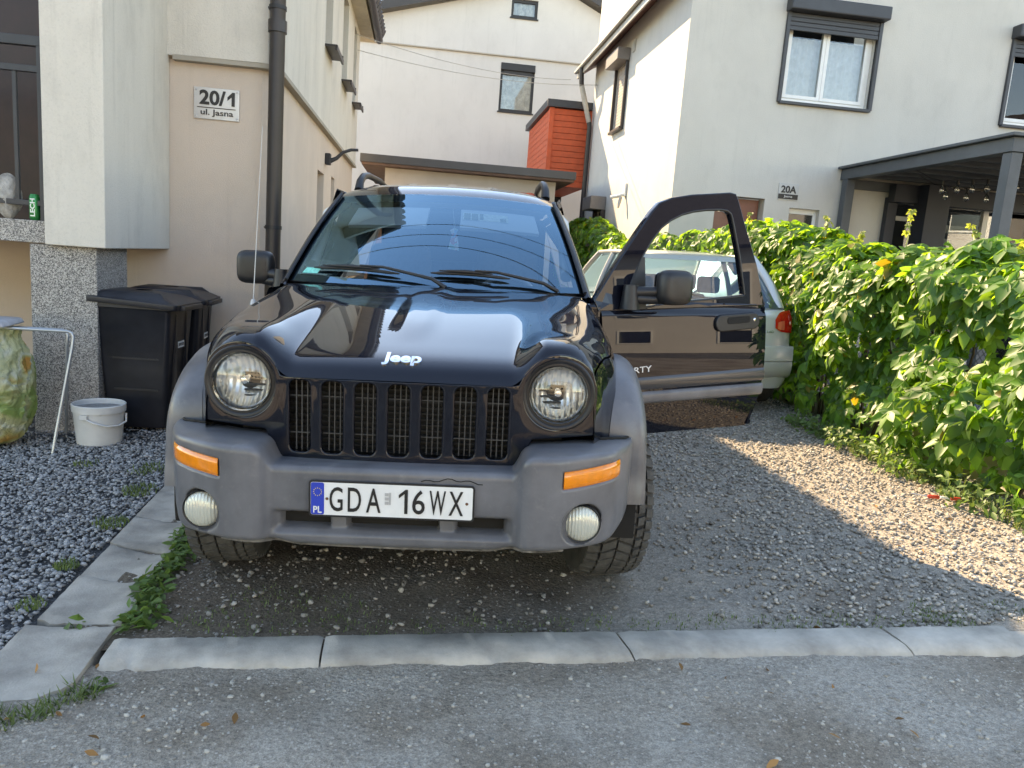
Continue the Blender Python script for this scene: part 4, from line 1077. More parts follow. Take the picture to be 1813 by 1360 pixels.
# wheel flares
def flare(sg, yc, front):
    P = []
    for ph in np.linspace(-28 if not front else 9, 204, 70):
        a = R(ph); c, s = math.cos(a), math.sin(a); row = []
        lo = 1 - float(sstep(18, 46, ph)) if front else 0.0
        lo2 = 1 - float(sstep(10, 30, 180 - ph)) if front else 0
        sq = 1 + .05 * abs(math.sin(2 * a)) ** 2
        ro = (.575 - .105 * lo - .06 * lo2) * sq; ri = .44 * sq
        for fx, fr_ in ((0, 0), (.25, .015), (.5, .06), (.72, .15), (.88, .30), (.97, .5), (1, .72), (1, .92), (.975, 1), (.93, 1.02), (.5, 1.03), (0.1, 1.04)):
            r = ro + (ri - ro) * fr_; y = yc - r * c; z = WZ + r * s
            if front: xb = float(cubic_tab(min(max(yc - ro * c, .1), 1.5), XT)) - .012
            else: xb = .835
            row.append((sg * (xb + (.888 - xb) * fx), y, z))
        P.append(row)
    MB().grid(P).build('wheel_flare', M_grey, CAR, smooth=60)
for sg in (-1, 1):
    flare(sg, WY, True); flare(sg, WY + 2.65, False)
    # dark wheel housings
    P = [[(sg * x, yc_ - .425 * math.cos(R(p)), WZ + .425 * math.sin(R(p))) for x in (.52, .86)] for yc_ in (WY,) for p in np.linspace(-10, 190, 24)]
    MB().grid(P).build('wheel_housing', M_under, CAR, smooth=60)

# wheels with lugged tyres
def wheel(x, y, steer, name='wheel'):
    w = empty('wheel'); w.parent = CAR; w.location = (x, y, WZ); w.rotation_euler = (0, 0, steer)
    sg = 1 if x > 0 else -1
    Mx = Matrix.Rotation(R(90), 4, 'Y')
    prof = [(.205, -.10), (.26, -.128), (.315, -.132), (.345, -.122), (.355, -.10), (.357, -.05), (.358, 0), (.357, .05), (.355, .10), (.345, .122), (.315, .132), (.26, .128), (.205, .10)]
    MB().lathe(prof, 64, Mx, True).build('tyre', M_rubber, w, smooth=50)
    mb = MB(); n = 46
    for row, (x0, x1, sk, ph) in enumerate(((-.122, -.078, .5, .0), (-.068, -.014, 1.2, .35), (-.006, .050, -1.2, .1), (.060, .085, .6, .6), (.092, .122, -.5, .2))):
        for k in range(n):
            a0 = 2 * math.pi * (k + ph) / n; da = 2 * math.pi / n * (.74 if row in (1, 2) else .66); V = []
            for r in (.350, .371):
                for xx, aa in ((x0, 0), (x1, 0), (x1, 1), (x0, 1)):
                    an = a0 + da * aa + sk * (xx - (x0 + x1) / 2); rr = r - (.014 if abs(xx) > .115 else (.004 if abs(xx) > .08 else 0))
                    V.append((xx, rr * math.sin(an), rr * math.cos(an)))
            mb.hexa(V)
    mb.build('tread', M_tread, w, kind='stuff', fixn=True)
    MB().lathe([(.0, .04 * sg), (.06, .05 * sg), (.07, .03 * sg), (.17, .02 * sg), (.19, .10 * sg), (.208, .11 * sg), (.206, -.10 * sg), (.19, -.10 * sg), (.18, 0), (0, -.01 * sg)], 40, Mx).build('rim', M_alu, w, smooth=40)
    return w
wheel(-WX, WY, R(5)); wheel(WX + .01, WY, R(8)); wheel(-WX, WY + 2.65, 0); wheel(WX, WY + 2.65, 0)
MB().tube([(-.6, WY, WZ - .03), (.6, WY, WZ - .03)], .04, 10).build('front_axle', M_under, CAR)

# windscreen, frame strips, pillars, roof
def wind(s, t):
    x = (.735 + (.600 - .735) * t) * s; y = 1.285 + .20 * s * s + (2.02 + .10 * s * s - 1.285 - .20 * s * s) * t; z = 1.165 + (1.652 - .028 * s * s - 1.165) * t
    b = .022 * math.sin(math.pi * t); return (x, y - b * .55, z + b * .84)
ws = MB().grid([[wind(s, t) for t in np.linspace(0, 1, 20)] for s in np.linspace(-1, 1, 40)]).build('windscreen', M_wind, CAR, smooth=180)
def off(p, d): return (p[0], p[1] + .55 * d, p[2] - .84 * d)
mb = MB()
mb.grid([[off(wind(s, t), .005) for t in (0, .03, .06)] for s in np.linspace(-1, 1, 40)])
mb.grid([[off(wind(s, t), .005) for t in (.90, .95, 1.0)] for s in np.linspace(-1, 1, 40)])
for sg in (-1, 1): mb.grid([[off(wind(sg * s, t), .005) for s in (.94, .97, 1.0)] for t in np.linspace(0.06, .9, 20)])
mb.build('black_border', M_trimbk, ws, smooth=60)
cor = [wind(s, t) for s, t in ((-.925, .075), (-.81, .075), (-.80, .125), (-.91, .125))]
MB().add([off(p, -.001) for p in cor], [(0, 1, 2, 3)]).build('sticker', mat('green_sticker', (.15, .62, .52), .5, var=.2, vscale=90), ws)
for sg in (-1, 1):
    P = []
    for t in np.linspace(-.06, 1.04, 26):
        i = Vector(wind(sg, t)); P.append([i + Vector((-sg * .004, -.004, .008)), i + Vector((sg * .016, .006, .016)), i + Vector((sg * .032, .03, .010)), i + Vector((sg * .046, .07, -.008)), i + Vector((sg * .048, .12, -.03)), i + Vector((sg * .01, .12, -.04))])
    MB().grid(P).build('front_pillar', M_paint, CAR, smooth=60)
    MB().tube([Vector(wind(sg, t)) + Vector((sg * .004, -.008, .014)) for t in np.linspace(-.02, 1.0, 24)], .009, 8).build('pillar_trim', M_trimbk, CAR, smooth=60)
# cowl below the glass
P = [[(x, float(1.29 + .16 * (x / .73) ** 2) + d, 1.163 - .012 * (x / .73) ** 2 + e) for d, e in ((-.012, -.006), (.05, .000), (.12, .02), (.20, -.05))] for x in np.linspace(-.74, .74, 30)]
MB().grid(P).build('cowl', M_trimbk, CAR, smooth=60)
# wipers
for k, (x0, x1, xp) in enumerate(((-.62, -.17, .06), (-.02, .37, .60))):
    wp = empty('wiper'); wp.parent = CAR
    def wpt(x, t, d): s = x / .735; p = wind(s, t); return Vector(off(p, -d))
    bl = [wpt(x0 + (x1 - x0) * q, .105 - .02 * q + .012 * math.sin(math.pi * q), .016) for q in np.linspace(0, 1, 10)]
    MB().tube(bl, [.003] + [.008] * 8 + [.003], 8).build('blade', M_trimbk, wp, smooth=60)
    MB().tube([Vector(b) + Vector((0, -.012, .012)) for b in bl[1:8]], [.003, .006, .008, .011, .008, .006, .003], 6).build('blade_bow', M_trimbk, wp, smooth=60)
    MB().tube([bl[5] + Vector((0, -.015, .02)), bl[7] + Vector((0.02, -.02, .022)), wpt(xp - .07, .04, .028), wpt(xp, -.01, .015)], [.005, .007, .009, .011], 8).build('arm', M_trimbk, wp, smooth=60)
def roof_pt(s, v):
    y0 = 2.02 + .10 * s * s; y = y0 + (4.08 - y0) * v
    x = (.602 + .04 * min(1, v * 4)) * s
    zc = 1.652 + .108 * (1 - math.exp(-v * 9)) - .035 * v * v
    z = zc - .030 * s * s - .05 * abs(s) ** 8 * min(1, v * 6)
    if .18 < v < .95: z += .010 * float(sstep(.18, .24, v)) * max(0, math.cos(s * math.pi * 5.2)) ** 3 * (abs(s) < .86)
    return (x, y, z)
roof = MB().grid([[roof_pt(s, v) for v in np.concatenate([np.linspace(0, .25, 16), np.linspace(.28, 1, 20)])] for s in np.linspace(-1, 1, 70)]).build('roof', M_paint, CAR, smooth=60)
for sg in (-1, 1):
    rr = MB().tube([(sg * .575, 2.48, 1.690), (sg * .575, 2.52, 1.745), (sg * .57, 2.60, 1.785), (sg * .565, 2.75, 1.806), (sg * .56, 3.2, 1.812), (sg * .565, 3.7, 1.790), (sg * .57, 3.86, 1.74), (sg * .575, 3.9, 1.68)], [.028, .024, .022, .020, .020, .020, .022, .028], 12).build('roof_rail', M_trimbk, CAR, smooth=60)
    # sides: sill, rear door, quarter, pillars and glass
    def side(y0, y1, z0, z1, name, m, n=14, arch=False):
        P = []
        for y in np.linspace(y0, y1, n):
            row = []
            for t in np.linspace(0, 1, 14):
                zz0 = max(z0, WZ + math.sqrt(max(0, .47 ** 2 - (y - WY - 2.65) ** 2))) if arch else z0
                z = zz0 + (z1 - zz0) * t
                x = .85 - .022 * abs((z - .85) / .4) ** 2.2 if z < 1.12 else .826 - (z - 1.12) * .335
                row.append((sg * x, y, z))
            P.append(row)
        return MB().grid(P).build(name, m, CAR, smooth=60)
    if sg < 0:
        fd = side(1.46, 2.485, .42, 1.125, 'front_door', M_paint)
        P = []
        for z in np.linspace(1.13, 1.60, 8):
            ya = wind(1, (z - 1.165) / .46)[1] + .19; x = .826 - (z - 1.12) * .335
            P.append([(sg * (x - .03 + .03 * q), ya + (2.44 - ya) * q, z) for q in np.linspace(0, 1, 6)])
        MB().grid(P).build('side_window', M_tint, CAR, smooth=60)
        P = []
        for t in np.linspace(-.05, 1.02, 16):
            i = Vector(wind(sg, t)); P.append([i + Vector((sg * .040, .075, -.012)), i + Vector((sg * .052, .10, -.025)), i + Vector((sg * .056, .17, -.04)), i + Vector((sg * .03, .20, -.05))])
        MB().grid(P).build('window_frame', M_paint, CAR, smooth=60)
    else:
        box('door_sill', M_trimbk, CAR, .60, .83, 1.46, 2.49, .40, .47, .01)
        MB().box(.56, .82, 1.40, 1.47, .45, 1.12).build('hinge_pillar', M_paint, CAR, bevel=.015)
    side(2.495, 3.16, .42, 1.125, 'rear_door', M_paint); side(3.165, 4.16, .50, 1.125, 'rear_quarter', M_paint, 40, True)
    side(2.56, 3.22, 1.13, 1.60, 'side_window', M_tint); side(3.34, 4.0, 1.13, 1.58, 'side_window', M_tint)
    for ya, yb in ((2.44, 2.56), (3.22, 3.34), (4.0, 4.12)): side(ya, yb, 1.125, 1.64, 'side_pillar', M_paint, 3)
    P = [[(sg * (.826 - (z - 1.12) * .335), y, z) for z in (1.585, 1.60, 1.655, 1.67)] for y in np.linspace(2.16, 4.12, 12)]
    MB().grid(P).build('roof_side', M_paint, CAR, smooth=60)
    side(1.46 if sg < 0 else 2.5, 4.16, .36, .42, 'side_sill', M_grey, 6)
P = [[(x, 4.16 - .05 * (x / .85) ** 2 - .10 * max(0, z - 1.12), z) for z in np.linspace(.45, 1.64, 10)] for x in np.linspace(-.68, .68, 10)]
MB().grid(P).build('tailgate', M_paint, CAR, smooth=60)
MB().box(-.84, .84, 4.10, 4.26, .42, .66).build('rear_bumper', M_grey, CAR, bevel=.03)
MB().lathe([(.0, .0), (.30, .02), (.355, .05), (.355, .2), (.0, .2)], 40, Matrix.Translation((.08, 4.22, .98)) @ Matrix.Rotation(R(-90), 4, 'X')).build('spare_wheel', M_rubber, CAR, smooth=40)
# passenger-side mirror
def mirror(parent, c, arm, fw, sz=(.105, .055, .088)):
    """rounded housing at c with a double arm towards 'arm'; fw is the facing direction (unit, horizontal)"""
    mr = empty('mirror'); mr.parent = parent
    f = Vector(fw); r = Vector((-f.y, f.x, 0)); V = []; n, mm = 24, 16; P = []
    for j in range(mm + 1):
        la = math.pi * (j / mm - .5); row = []
        for i in range(n):
            lo = 2 * math.pi * i / n
            sx = math.copysign(abs(math.cos(lo)) ** .45, math.cos(lo)); sz_ = math.copysign(abs(math.sin(lo)) ** .5, math.sin(lo)); k = abs(math.cos(la)) ** .35
            dd = math.sin(la)
            row.append(Vector(c) + r * (sx * k * sz[0]) + Vector((0, 0, sz_ * k * sz[2])) + f * (dd * sz[1]))
        row.append(row[0]); P.append(row)
    MB().grid(P).build('housing', M_trimbk, mr, smooth=60)
    a = Vector(arm)
    for dz, rr in ((-.018, .027), (-.056, .025)):
        MB().tube([Vector(c) + Vector((0, 0, dz)), (Vector(c) + a) / 2 + Vector((0, 0, dz)), a + Vector((0, 0, dz * .8))], [rr, rr, rr * 1.15], 10).build('arm', M_trimbk, mr, smooth=60)
    MB().tube([a + Vector((0, 0, -.10)), a + Vector((0, 0, .02))], [.05, .035], 14).build('mount', M_trimbk, mr, smooth=50)
    P = plate2d([rrect(-sz[0] * .85, sz[0] * .85, -sz[2] * .82, sz[2] * .82, .03)], .001)
    map_mesh(P, lambda p, q, w: Vector(c) + r * p + Vector((0, 0, q)) - f * (-sz[1] * .0 + sz[1] + .001 + w))
    finish('mirror_glass', P, M_chrome, mr)
    return mr
mirror(CAR, (-.975, 1.74, 1.215), (-.83, 1.70, 1.19), (0, -1, 0), (.098, .055, .088))

# the open driver door, built closed-flat in its own plane then swung out on its hinges
dr = empty('open_door'); dr.parent = CAR
TH = R(62.7)
dr.location = (.83, 1.42, 0); dr.rotation_euler = (0, 0, R(90) - TH)       # local x runs away from the hinge, local -y faces outwards
def dw(u, z):      # bulge of the outer skin
    return -.028 * math.sin(math.pi * min(max((z - .44) / .72, 0), 1)) ** .8 if z < 1.13 else .10 * (z - 1.13)
lo_out = [(-.018, 1.085), (.0, .86), (.02, .70), (.05, .52), (.10, .445), (.6, .440), (1.02, .440), (1.056, .447), (1.085, .54), (1.112, .66), (1.111, .80), (1.10, 1.128)]
def skin(a, b, c): return (a, dw(a, b) + (.012 * sstep(1.075, 1.10, b)) - .004 * float(sstep(.70, .72, b)), b)
UL = [(.440, .12), (.446, .10), (.52, .05), (.70, .02), (.86, .0), (1.085, -.018), (1.13, -.018)]; UR = [(.440, 1.03), (.447, 1.056), (.54, 1.085), (.66, 1.112), (.80, 1.111), (1.13, 1.10)]
P = []
for t in np.linspace(0, 1, 46):
    row = []
    for q in np.linspace(0, 1, 40):
        z = .441 + (1.087 + .042 * q - .441) * t; ul, ur = lerp_tab(z, UL), lerp_tab(z, UR); row.append(skin(float(ul + (ur - ul) * q), float(z), 0))
    P.append(row)
outer = MB().grid(P).build('outer_skin', M_paint, dr, smooth=180)
up_out = [(-.03, 1.09), (-.046, 1.138), (.092, 1.327), (.217, 1.485), (.30, 1.585), (.35, 1.633), (.43, 1.664), (.564, 1.690), (.70, 1.706), (.83, 1.722), (.868, 1.718), (.885, 1.69), (.941, 1.556), (1.034, 1.347), (1.099, 1.132)]
gl_out = [(.118, 1.108), (.20, 1.292), (.235, 1.355), (.30, 1.447), (.36, 1.513), (.42, 1.554), (.495, 1.588), (.57, 1.609), (.66, 1.624), (.76, 1.632), (.81, 1.630), (.838, 1.615), (.852, 1.585), (.908, 1.397), (.953, 1.184), (.945, 1.176), (.533, 1.138), (.257, 1.108)]
me = plate2d([up_out, gl_out], .014, .006); split_long(me, .08)
map_mesh(me, lambda a, b, c: (a, .022 + dw(a, b) - c, b)); finish('window_frame', me, M_paint, dr)
gi = [(.5 + (a - .5) * 1.03, 1.36 + (b - 1.36) * 1.03) for a, b in gl_out]
me = plate2d([gi], 0); split_long(me, .1); map_mesh(me, lambda a, b, c: (a, .030 + dw(a, b), b)); finish('window_glass', me, M_sideg, dr, smooth=60)
g2 = gl_out + [gl_out[0]]
MB().tube([(a, .008 + dw(a, b), b) for a, b in g2], .0075, 8, False).build('window_seal', M_trimbk, dr, smooth=60)
MB().prism([(.105, 1.10), (.235, 1.36), (.252, 1.36), (.258, 1.10)], -.002, .012, lambda a, b, c: (a, c + dw(a, b), b)).build('corner_trim', M_trimbk, dr)
me = plate2d([[(.0, .47), (1.06, .47), (1.08, .66), (1.075, 1.08), (.02, 1.05)]], .03, .006); map_mesh(me, lambda a, b, c: (a, .085 + c, b)); finish('inner_panel', me, M_int, dr)
mb = MB().box(.0, 1.08, .0, .06, .448, .47); mb.prism([(1.055, .45), (1.11, .66), (1.108, .80), (1.095, 1.12), (1.085, 1.12), (1.09, .80), (1.09, .66), (1.04, .45)], -.012, .11, lambda a, b, c: (a, c, b)); mb.box(-.012, .01, .0, .10, .47, 1.08)
mb.build('edge', M_paint, dr)
# grey side moulding and the strip below it
def strip(z0, z1, out_, name, m, u0=.02, z0b=None, z1b=None):
    P = [];
    for u in np.linspace(u0, 1.112, 24):
        t = (u - u0) / 1.09; a = z0 + ((z0b or z0) - z0) * t; b = z1 + ((z1b or z1) - z1) * t; row = []
        for q in np.linspace(0, 1, 9):
            z = a + (b - a) * q; row.append((u, skin(u, z, 0)[1] - out_ * math.sin(math.pi * q) ** .35 * (1 if .02 < q < .98 else 0), z))
        P.append(row)
    return MB().grid(P).build(name, m, dr, smooth=50)
strip(.605, .668, .016, 'side_moulding', M_grey, z0b=.622, z1b=.690)
strip(.676, .742, .010, 'side_strip', mat('dark_grey_strip', (.05, .05, .055), .3, coat=.5), z0b=.704, z1b=.778)
me = plate2d([rrect(.727, 1.033, .997, 1.075, .036, 8)], .008, .006); map_mesh(me, lambda a, b, c: (a, dw(a, b) - .006 - c, b + .06 * (a - .88))); hd = finish('handle', me, M_trimbk, dr, smooth=50)
me = plate2d([rrect(.80, .965, 1.03, 1.066, .016, 6)], .002, .001); map_mesh(me, lambda a, b, c: (a, dw(a, b) - .0205 - c, b + .06 * (a - .88))); finish('handle_recess', me, M_under, hd, smooth=50)
disc((1.00, dw(1, 1.04) - .019, 1.05), [(.0, .004), (.008, .003), (.010, 0)], 16).build('key_lock', M_chrome, hd, smooth=50)
text('lettering', 'LIBERTY', .225, .031, M_white, dr, FRAME((.193, dw(.2, .78) - .005, .787), (1, 0, .08), (-.08, 0, 1)), .002, .004)
mirror(dr, (.335, -.125, 1.216), (.135, -.035, 1.20), (0, -1, 0), (.098, .055, .088))

# cabin
box('floor_pan', M_under, CAR, -.80, .80, .9, 4.1, .36, .44)
box('engine_block', M_under, CAR, -.56, .56, .32, 1.30, .40, .86)
box('firewall', M_under, CAR, -.72, .72, 1.36, 1.40, .44, 1.12)
P = [[(x, y + .10 * (x / .7) ** 2 * (1 - q), z) for q, (y, z) in enumerate(((1.42, 1.10), (1.60, 1.135), (1.85, 1.13), (1.98, 1.10), (2.0, .98)))] for x in np.linspace(-.70, .70, 16)]
MB().grid(P).build('dashboard', M_dash, CAR, smooth=60)
MB().tube([(.36 + .185 * math.cos(a), 2.12 - .18 * math.sin(a) * .38, 1.045 + .185 * math.sin(a) * .92) for a in np.linspace(0, 2 * math.pi, 37)], .015, 10, False).tube([(.19, 2.11, 1.045), (.53, 2.11, 1.045)], .02, 8).tube([(.36, 2.05, 1.0), (.36, 2.10, 1.04), (.36, 2.12, 1.06)], [.03, .06, .05], 10).build('steering_wheel', mat('wheel_rim_grey', (.34, .34, .34), .5), CAR, smooth=60)
for sx in (-.36, .36):
    st = empty('seat'); st.parent = CAR; st.location = (sx, 2.45, .5)
    MB().box(-.24, .24, -.25, .28, .15, .33).build('cushion', M_int, st, bevel=.06, seg=4, smooth=60)
    MB().hexa([(-.24, .20, .28), (.24, .20, .28), (.24, .34, .28), (-.24, .34, .28), (-.20, .38, .88), (.20, .38, .88), (.20, .48, .88), (-.20, .48, .88)]).build('backrest', M_int, st, bevel=.05, seg=4, smooth=60)
    MB().box(-.12, .12, .41, .50, .92, 1.10).build('headrest', M_int, st, bevel=.035, seg=4, smooth=60)
MB().box(-.62, .62, 3.25, 3.42, .75, 1.28).build('rear_seat', M_int, CAR, bevel=.05, seg=3, smooth=60)
MB().box(-.60, .60, 2.12, 4.0, 1.615, 1.625).build('headliner', M_intl, CAR)
MB().box(-.66, .66, 4.02, 4.05, .5, 1.6).build('cargo_wall', M_under, CAR)
def visor(s0, s1, name='sun_visor'):
    P = [[off(wind(s, t), .035) for t in np.linspace(.655, .89, 6)] for s in np.linspace(s0, s1, 12)]
    return MB().grid(P).build(name, M_intl, CAR, smooth=60, solid=.018)
v1 = visor(.14, .80); visor(-.80, -.14)
P = [[off(wind(s, t), .030) for t in (.745, .84)] for s in (.16, .55)]
MB().grid(P).build('label', mat('paper_label', (.85, .82, .60), .7, var=.25, vscale=55), v1)
mb = MB()
for a, b, c, d in ((.17, .225, .75, .83), (.235, .29, .75, .83), (.305, .335, .76, .835), (.48, .53, .752, .79)): mb.grid([[off(wind(s, t), .029) for t in (c, d)] for s in (a, b)])
mb.build('label_print', mat('label_ink', (.30, .26, .10), .7, var=.6, vscale=160), v1)
P = wind(.0, .84); MB().box(-.12, .12, P[1] + .10, P[1] + .14, P[2] - .075, P[2] - .005).build('rear_view_mirror', M_trimbk, CAR, bevel=.02, smooth=50)
for sg in (-1, 1): MB().tube([(sg * .60, 2.2 + .02 * k, 1.60 - .075 * k) for k in range(1)] + [(sg * .66, 2.05 - .1 * k, 1.52 - .07 * k) for k in range(5)], .035, 8).build('inner_pillar', M_intl, CAR, smooth=60)
# little patterned air freshener hanging from the mirror
q = CAR.matrix_world @ Vector((.06, 1.80, 1.41))
af = thing('air_freshener', 'small patterned paper air freshener hanging behind the windscreen', 'air freshener', q)
M_af = speckle_mat('patterned_card', [(.75, .75, .7), (.2, .45, .7), (.75, .72, .7), (.7, .2, .2), (.3, .6, .5)], 60, .7, 0)
me = plate2d([[(-.028, -.055), (.03, -.06), (.022, -.005), (.012, .03), (.02, .05), (-.002, .058), (-.024, .045), (-.012, .02), (-.02, -.01)]], .0008)
map_mesh(me, lambda a, b, c: (a, c, b)); finish('card', me, M_af, af)
MB().tube([(0, 0, .055), (-.01, .1, .16)], .001, 5).build('string', M_whitepvc, af)
# ================================================================== the silver car behind the open door
M_silver = mat('pale_green_silver_paint', (0.60, 0.605, 0.59), 0.32, metal=0.30, spec=0.5, coat=0.8, coat_r=0.04)
M_red = mat('red_lamp', (0.55, 0.015, 0.01), 0.1, coat=0.8, var=0.25, vscale=25)
M_cg = glass_mat('car_glass', (0.62, 0.72, 0.74), 1.6, extra=0.05, coat=(.7, .88, 1.0))
SC = thing('parked_car', 'pale silver hatchback parked behind the open black door, seen from the rear', 'car', (2.69, 6.62, 0))
SC.rotation_mode = 'QUATERNION'
SC.matrix_world = Matrix.Translation((2.69, 6.62, float(gz(2.69, 7.5)))) @ Matrix.Rotation(R(-1.5627), 4, 'Y')
WT = [(.0, .66), (.03, .755), (.08, .80), (.2, .83), (.6, .845), (2.6, .845), (3.3, .82), (3.7, .74), (3.9, .60)]
BT = [(.0, .90), (.08, .955), (.2, .975), (1.2, .955), (2.6, .93), (2.9, .90), (3.4, .80), (3.75, .70), (3.9, .60)]
P = []
for y in np.concatenate([np.linspace(0, .2, 10), np.linspace(.25, 3.9, 60)]):
    w, b = float(cubic_tab(y, WT)), float(cubic_tab(y, BT)); half = []
    ar = max(max(0, .35 ** 2 - (y - .62) ** 2), max(0, .35 ** 2 - (y - 3.18) ** 2)); zb = max(.24, .30 + math.sqrt(ar)) if ar > 0 else .24
    for fx, fz in ((.93, 0), (.985, .10), (1.0, .3), (1.0, .55), (.985, .75), (.965, .90), (.93, .975), (.89, 1.0), (.6, 1.008), (.3, 1.015), (0, 1.018)):
        half.append((w * fx, y, zb + (b - zb) * fz))
    P.append([(-x, y_, z) for x, y_, z in half] + half[::-1][1:])
mb = MB().grid(P); n = len(P[0]); mb.f.append(tuple(range(n)))
body = mb.build('body', M_silver, SC, smooth=50)
# rear lid line, bumper and lamps
P = []
for a in np.linspace(-1, 1, 61):
    x = .855 * math.copysign(1 - (1 - abs(a)) ** 2.2, a) if abs(a) > .001 else 0
    t = abs(x) / .855; y = -.085 + .085 * t ** 3 + .55 * max(0, t - .93) / .07 * t
    row = []
    for dz, dy in ((.64, .10), (.640, .012), (.62, 0), (.505, -.005), (.498, .010), (.49, -.004), (.47, -.006), (.42, .0), (.37, .02), (.34, .06), (.335, .14)): row.append((x, y + dy, dz))
    P.append(row)
MB().grid(P).build('rear_bumper', M_silver, SC, smooth=40)
MB().box(-.845, -.60, .5, .9, .10, .30).build('mud_flap', M_under, SC)
def lamp_pt(u, v, sg, o=.010):
    if u < .3: x, y = .60 + .06 * u / .3, -o
    else:
        y = ((u - .3) / .7) ** 1.5 * .28; x = float(cubic_tab(y, WT)) + o * .8; y -= o * .5 * (1 - u)
    zl = .755 + .05 * (1 - u) ** 3; zh = .80 + .175 * math.sin(math.pi * (.12 + .62 * u)) ** .8
    z = zl + (zh - zl) * v; return (sg * (x * (1 - .05 * max(0, (z - .80) / .18) ** 2)), y + .25 * max(0, z - .86) * (1 - u), z)
M_red2 = mat('clear_red_lens', (.75, .16, .08), .1, coat=.6)
for sg in (-1, 1):
    tl = MB().grid([[lamp_pt(u, v, sg) for v in np.linspace(0, 1, 10)] for u in np.linspace(0, 1, 26)]).build('tail_lamp', M_red, SC, smooth=60)
    MB().grid([[lamp_pt(u, v, sg, .014) for v in np.linspace(.10, .55, 5)] for u in np.linspace(.12, .36, 8)]).build('reverse_lamp', M_red2, tl, smooth=60)
# greenhouse: roof, pillars, glass
def rp(s, v):   # roof sheet
    y = .60 + 1.45 * v; w = .585 + .03 * math.sin(math.pi * v)
    return (w * s, y - .05 * (1 - s * s) * (1 - v) , 1.425 + .055 * math.sin(math.pi * (.12 + .76 * v)) - .035 * abs(s) ** 3)
MB().grid([[rp(s, v) for v in np.linspace(0, 1, 16)] for s in np.linspace(-1, 1, 24)]).build('roof', M_silver, SC, smooth=60, solid=.02)
def bar(a, b, w, name='pillar', m=M_silver, n=8, bulge=(0, 0, 0)):
    pts = [Vector(a).lerp(Vector(b), t) + Vector(bulge) * math.sin(math.pi * t) for t in np.linspace(0, 1, n)]
    return MB().tube(pts, w, 8).build(name, m, SC, smooth=60)
for sg in (-1, 1):
    bar((sg * .70, .17, .955), (sg * .575, .60, 1.425), [.055] * 4 + [.05] * 4, bulge=(sg * .02, -.01, .02))
    MB().prism([(.20, .97), (.42, .97), (.72, 1.40), (.55, 1.42)], -.008, .008, lambda a, b, c: (sg * (.755 - (b - .97) * .40 + c), a, b)).build('rear_pillar', M_silver, SC, bevel=.004)
    bar((sg * .765, 1.45, .95), (sg * .60, 1.40, 1.435), .032, bulge=(sg * .015, 0, 0))
    bar((sg * .745, 2.85, .93), (sg * .60, 2.05, 1.435), .030, bulge=(sg * .02, 0, .02))
    bar((sg * .588, .60, 1.428), (sg * .60, 2.05, 1.438), .022, 'roof_side', bulge=(sg * .02, 0, .01))
    for y0, y1, y2, y3 in ((.44, 1.43, 1.39, .74), (1.48, 2.80, 2.06, 1.43)):
        P = [[(sg * (.762 + (.602 - .762) * v + .012 * math.sin(math.pi * v)), (y0 + (y3 - y0) * v) + ((y1 + (y2 - y1) * v) - (y0 + (y3 - y0) * v)) * u, .955 + .47 * v) for v in np.linspace(0, 1, 8)] for u in np.linspace(0, 1, 10)]
        MB().grid(P).build('side_window', M_cg, SC, smooth=180)
P = [[(s * (.70 - .12 * v), .125 + .47 * v - .07 * (1 - s * s) , .975 + .45 * v + .015 * math.sin(math.pi * v)) for v in np.linspace(0, 1, 10)] for s in np.linspace(-1, 1, 20)]
rg = MB().grid(P).build('rear_window', M_cg, SC, smooth=180)
mb = MB(); mb.grid([[(p[0], p[1] - .004, p[2] + .004) for p in r[8:]] for r in P]); mb.build('glass_band', mat('pale_glass_band', (.36, .38, .36), .3), rg)
MB().box(-.20, .20, .50, .53, 1.385, 1.41).build('brake_light', mat('high_brake_lamp', (.12, .075, .075), .25), SC, bevel=.008)
P = [[(s * (.73 - .13 * v), 2.88 - .82 * v + .06 * (1 - s * s), .945 + .48 * v) for v in np.linspace(0, 1, 8)] for s in np.linspace(-1, 1, 16)]
MB().grid(P).build('windscreen', M_cg, SC, smooth=180)
for x, y in ((-.36, 1.75), (.36, 1.75), (-.32, .95), (.32, .95)):
    st = empty('seat'); st.parent = SC; st.location = (x, y, .3)
    MB().box(-.24, .24, .0, .14, .1, .72).build('backrest', M_int, st, bevel=.05, seg=3, smooth=60)
    MB().box(-.12, .12, .02, .10, .76, .93).build('headrest', M_int, st, bevel=.035, seg=3, smooth=60)
MB().box(-.74, .74, .3, 2.9, .5, .56).build('cabin_floor', M_under, SC)
for x, y in ((-.755, .62), (.755, .62), (-.735, 3.18), (.735, 3.18)):
    w = empty('wheel'); w.parent = SC; w.location = (x, y, .298)
    MB().lathe([(.18, -.08), (.24, -.098), (.28, -.09), (.296, -.07), (.298, 0), (.296, .07), (.28, .09), (.24, .098), (.18, .08)], 48, Matrix.Rotation(R(90), 4, 'Y'), True).build('tyre', M_rubber, w, smooth=50)
    MB().lathe([(0, .05), (.16, .04), (.182, .075), (.182, -.075), (.16, -.04), (0, -.05)], 32, Matrix.Rotation(R(90), 4, 'Y')).build('rim', M_alu, w, smooth=40)
text('lettering', '1.6D', .07, .022, M_chrome, SC, FRAME((.56, -.003, .77), (1, .1, 0), (0, 0, 1)), .003, .01)

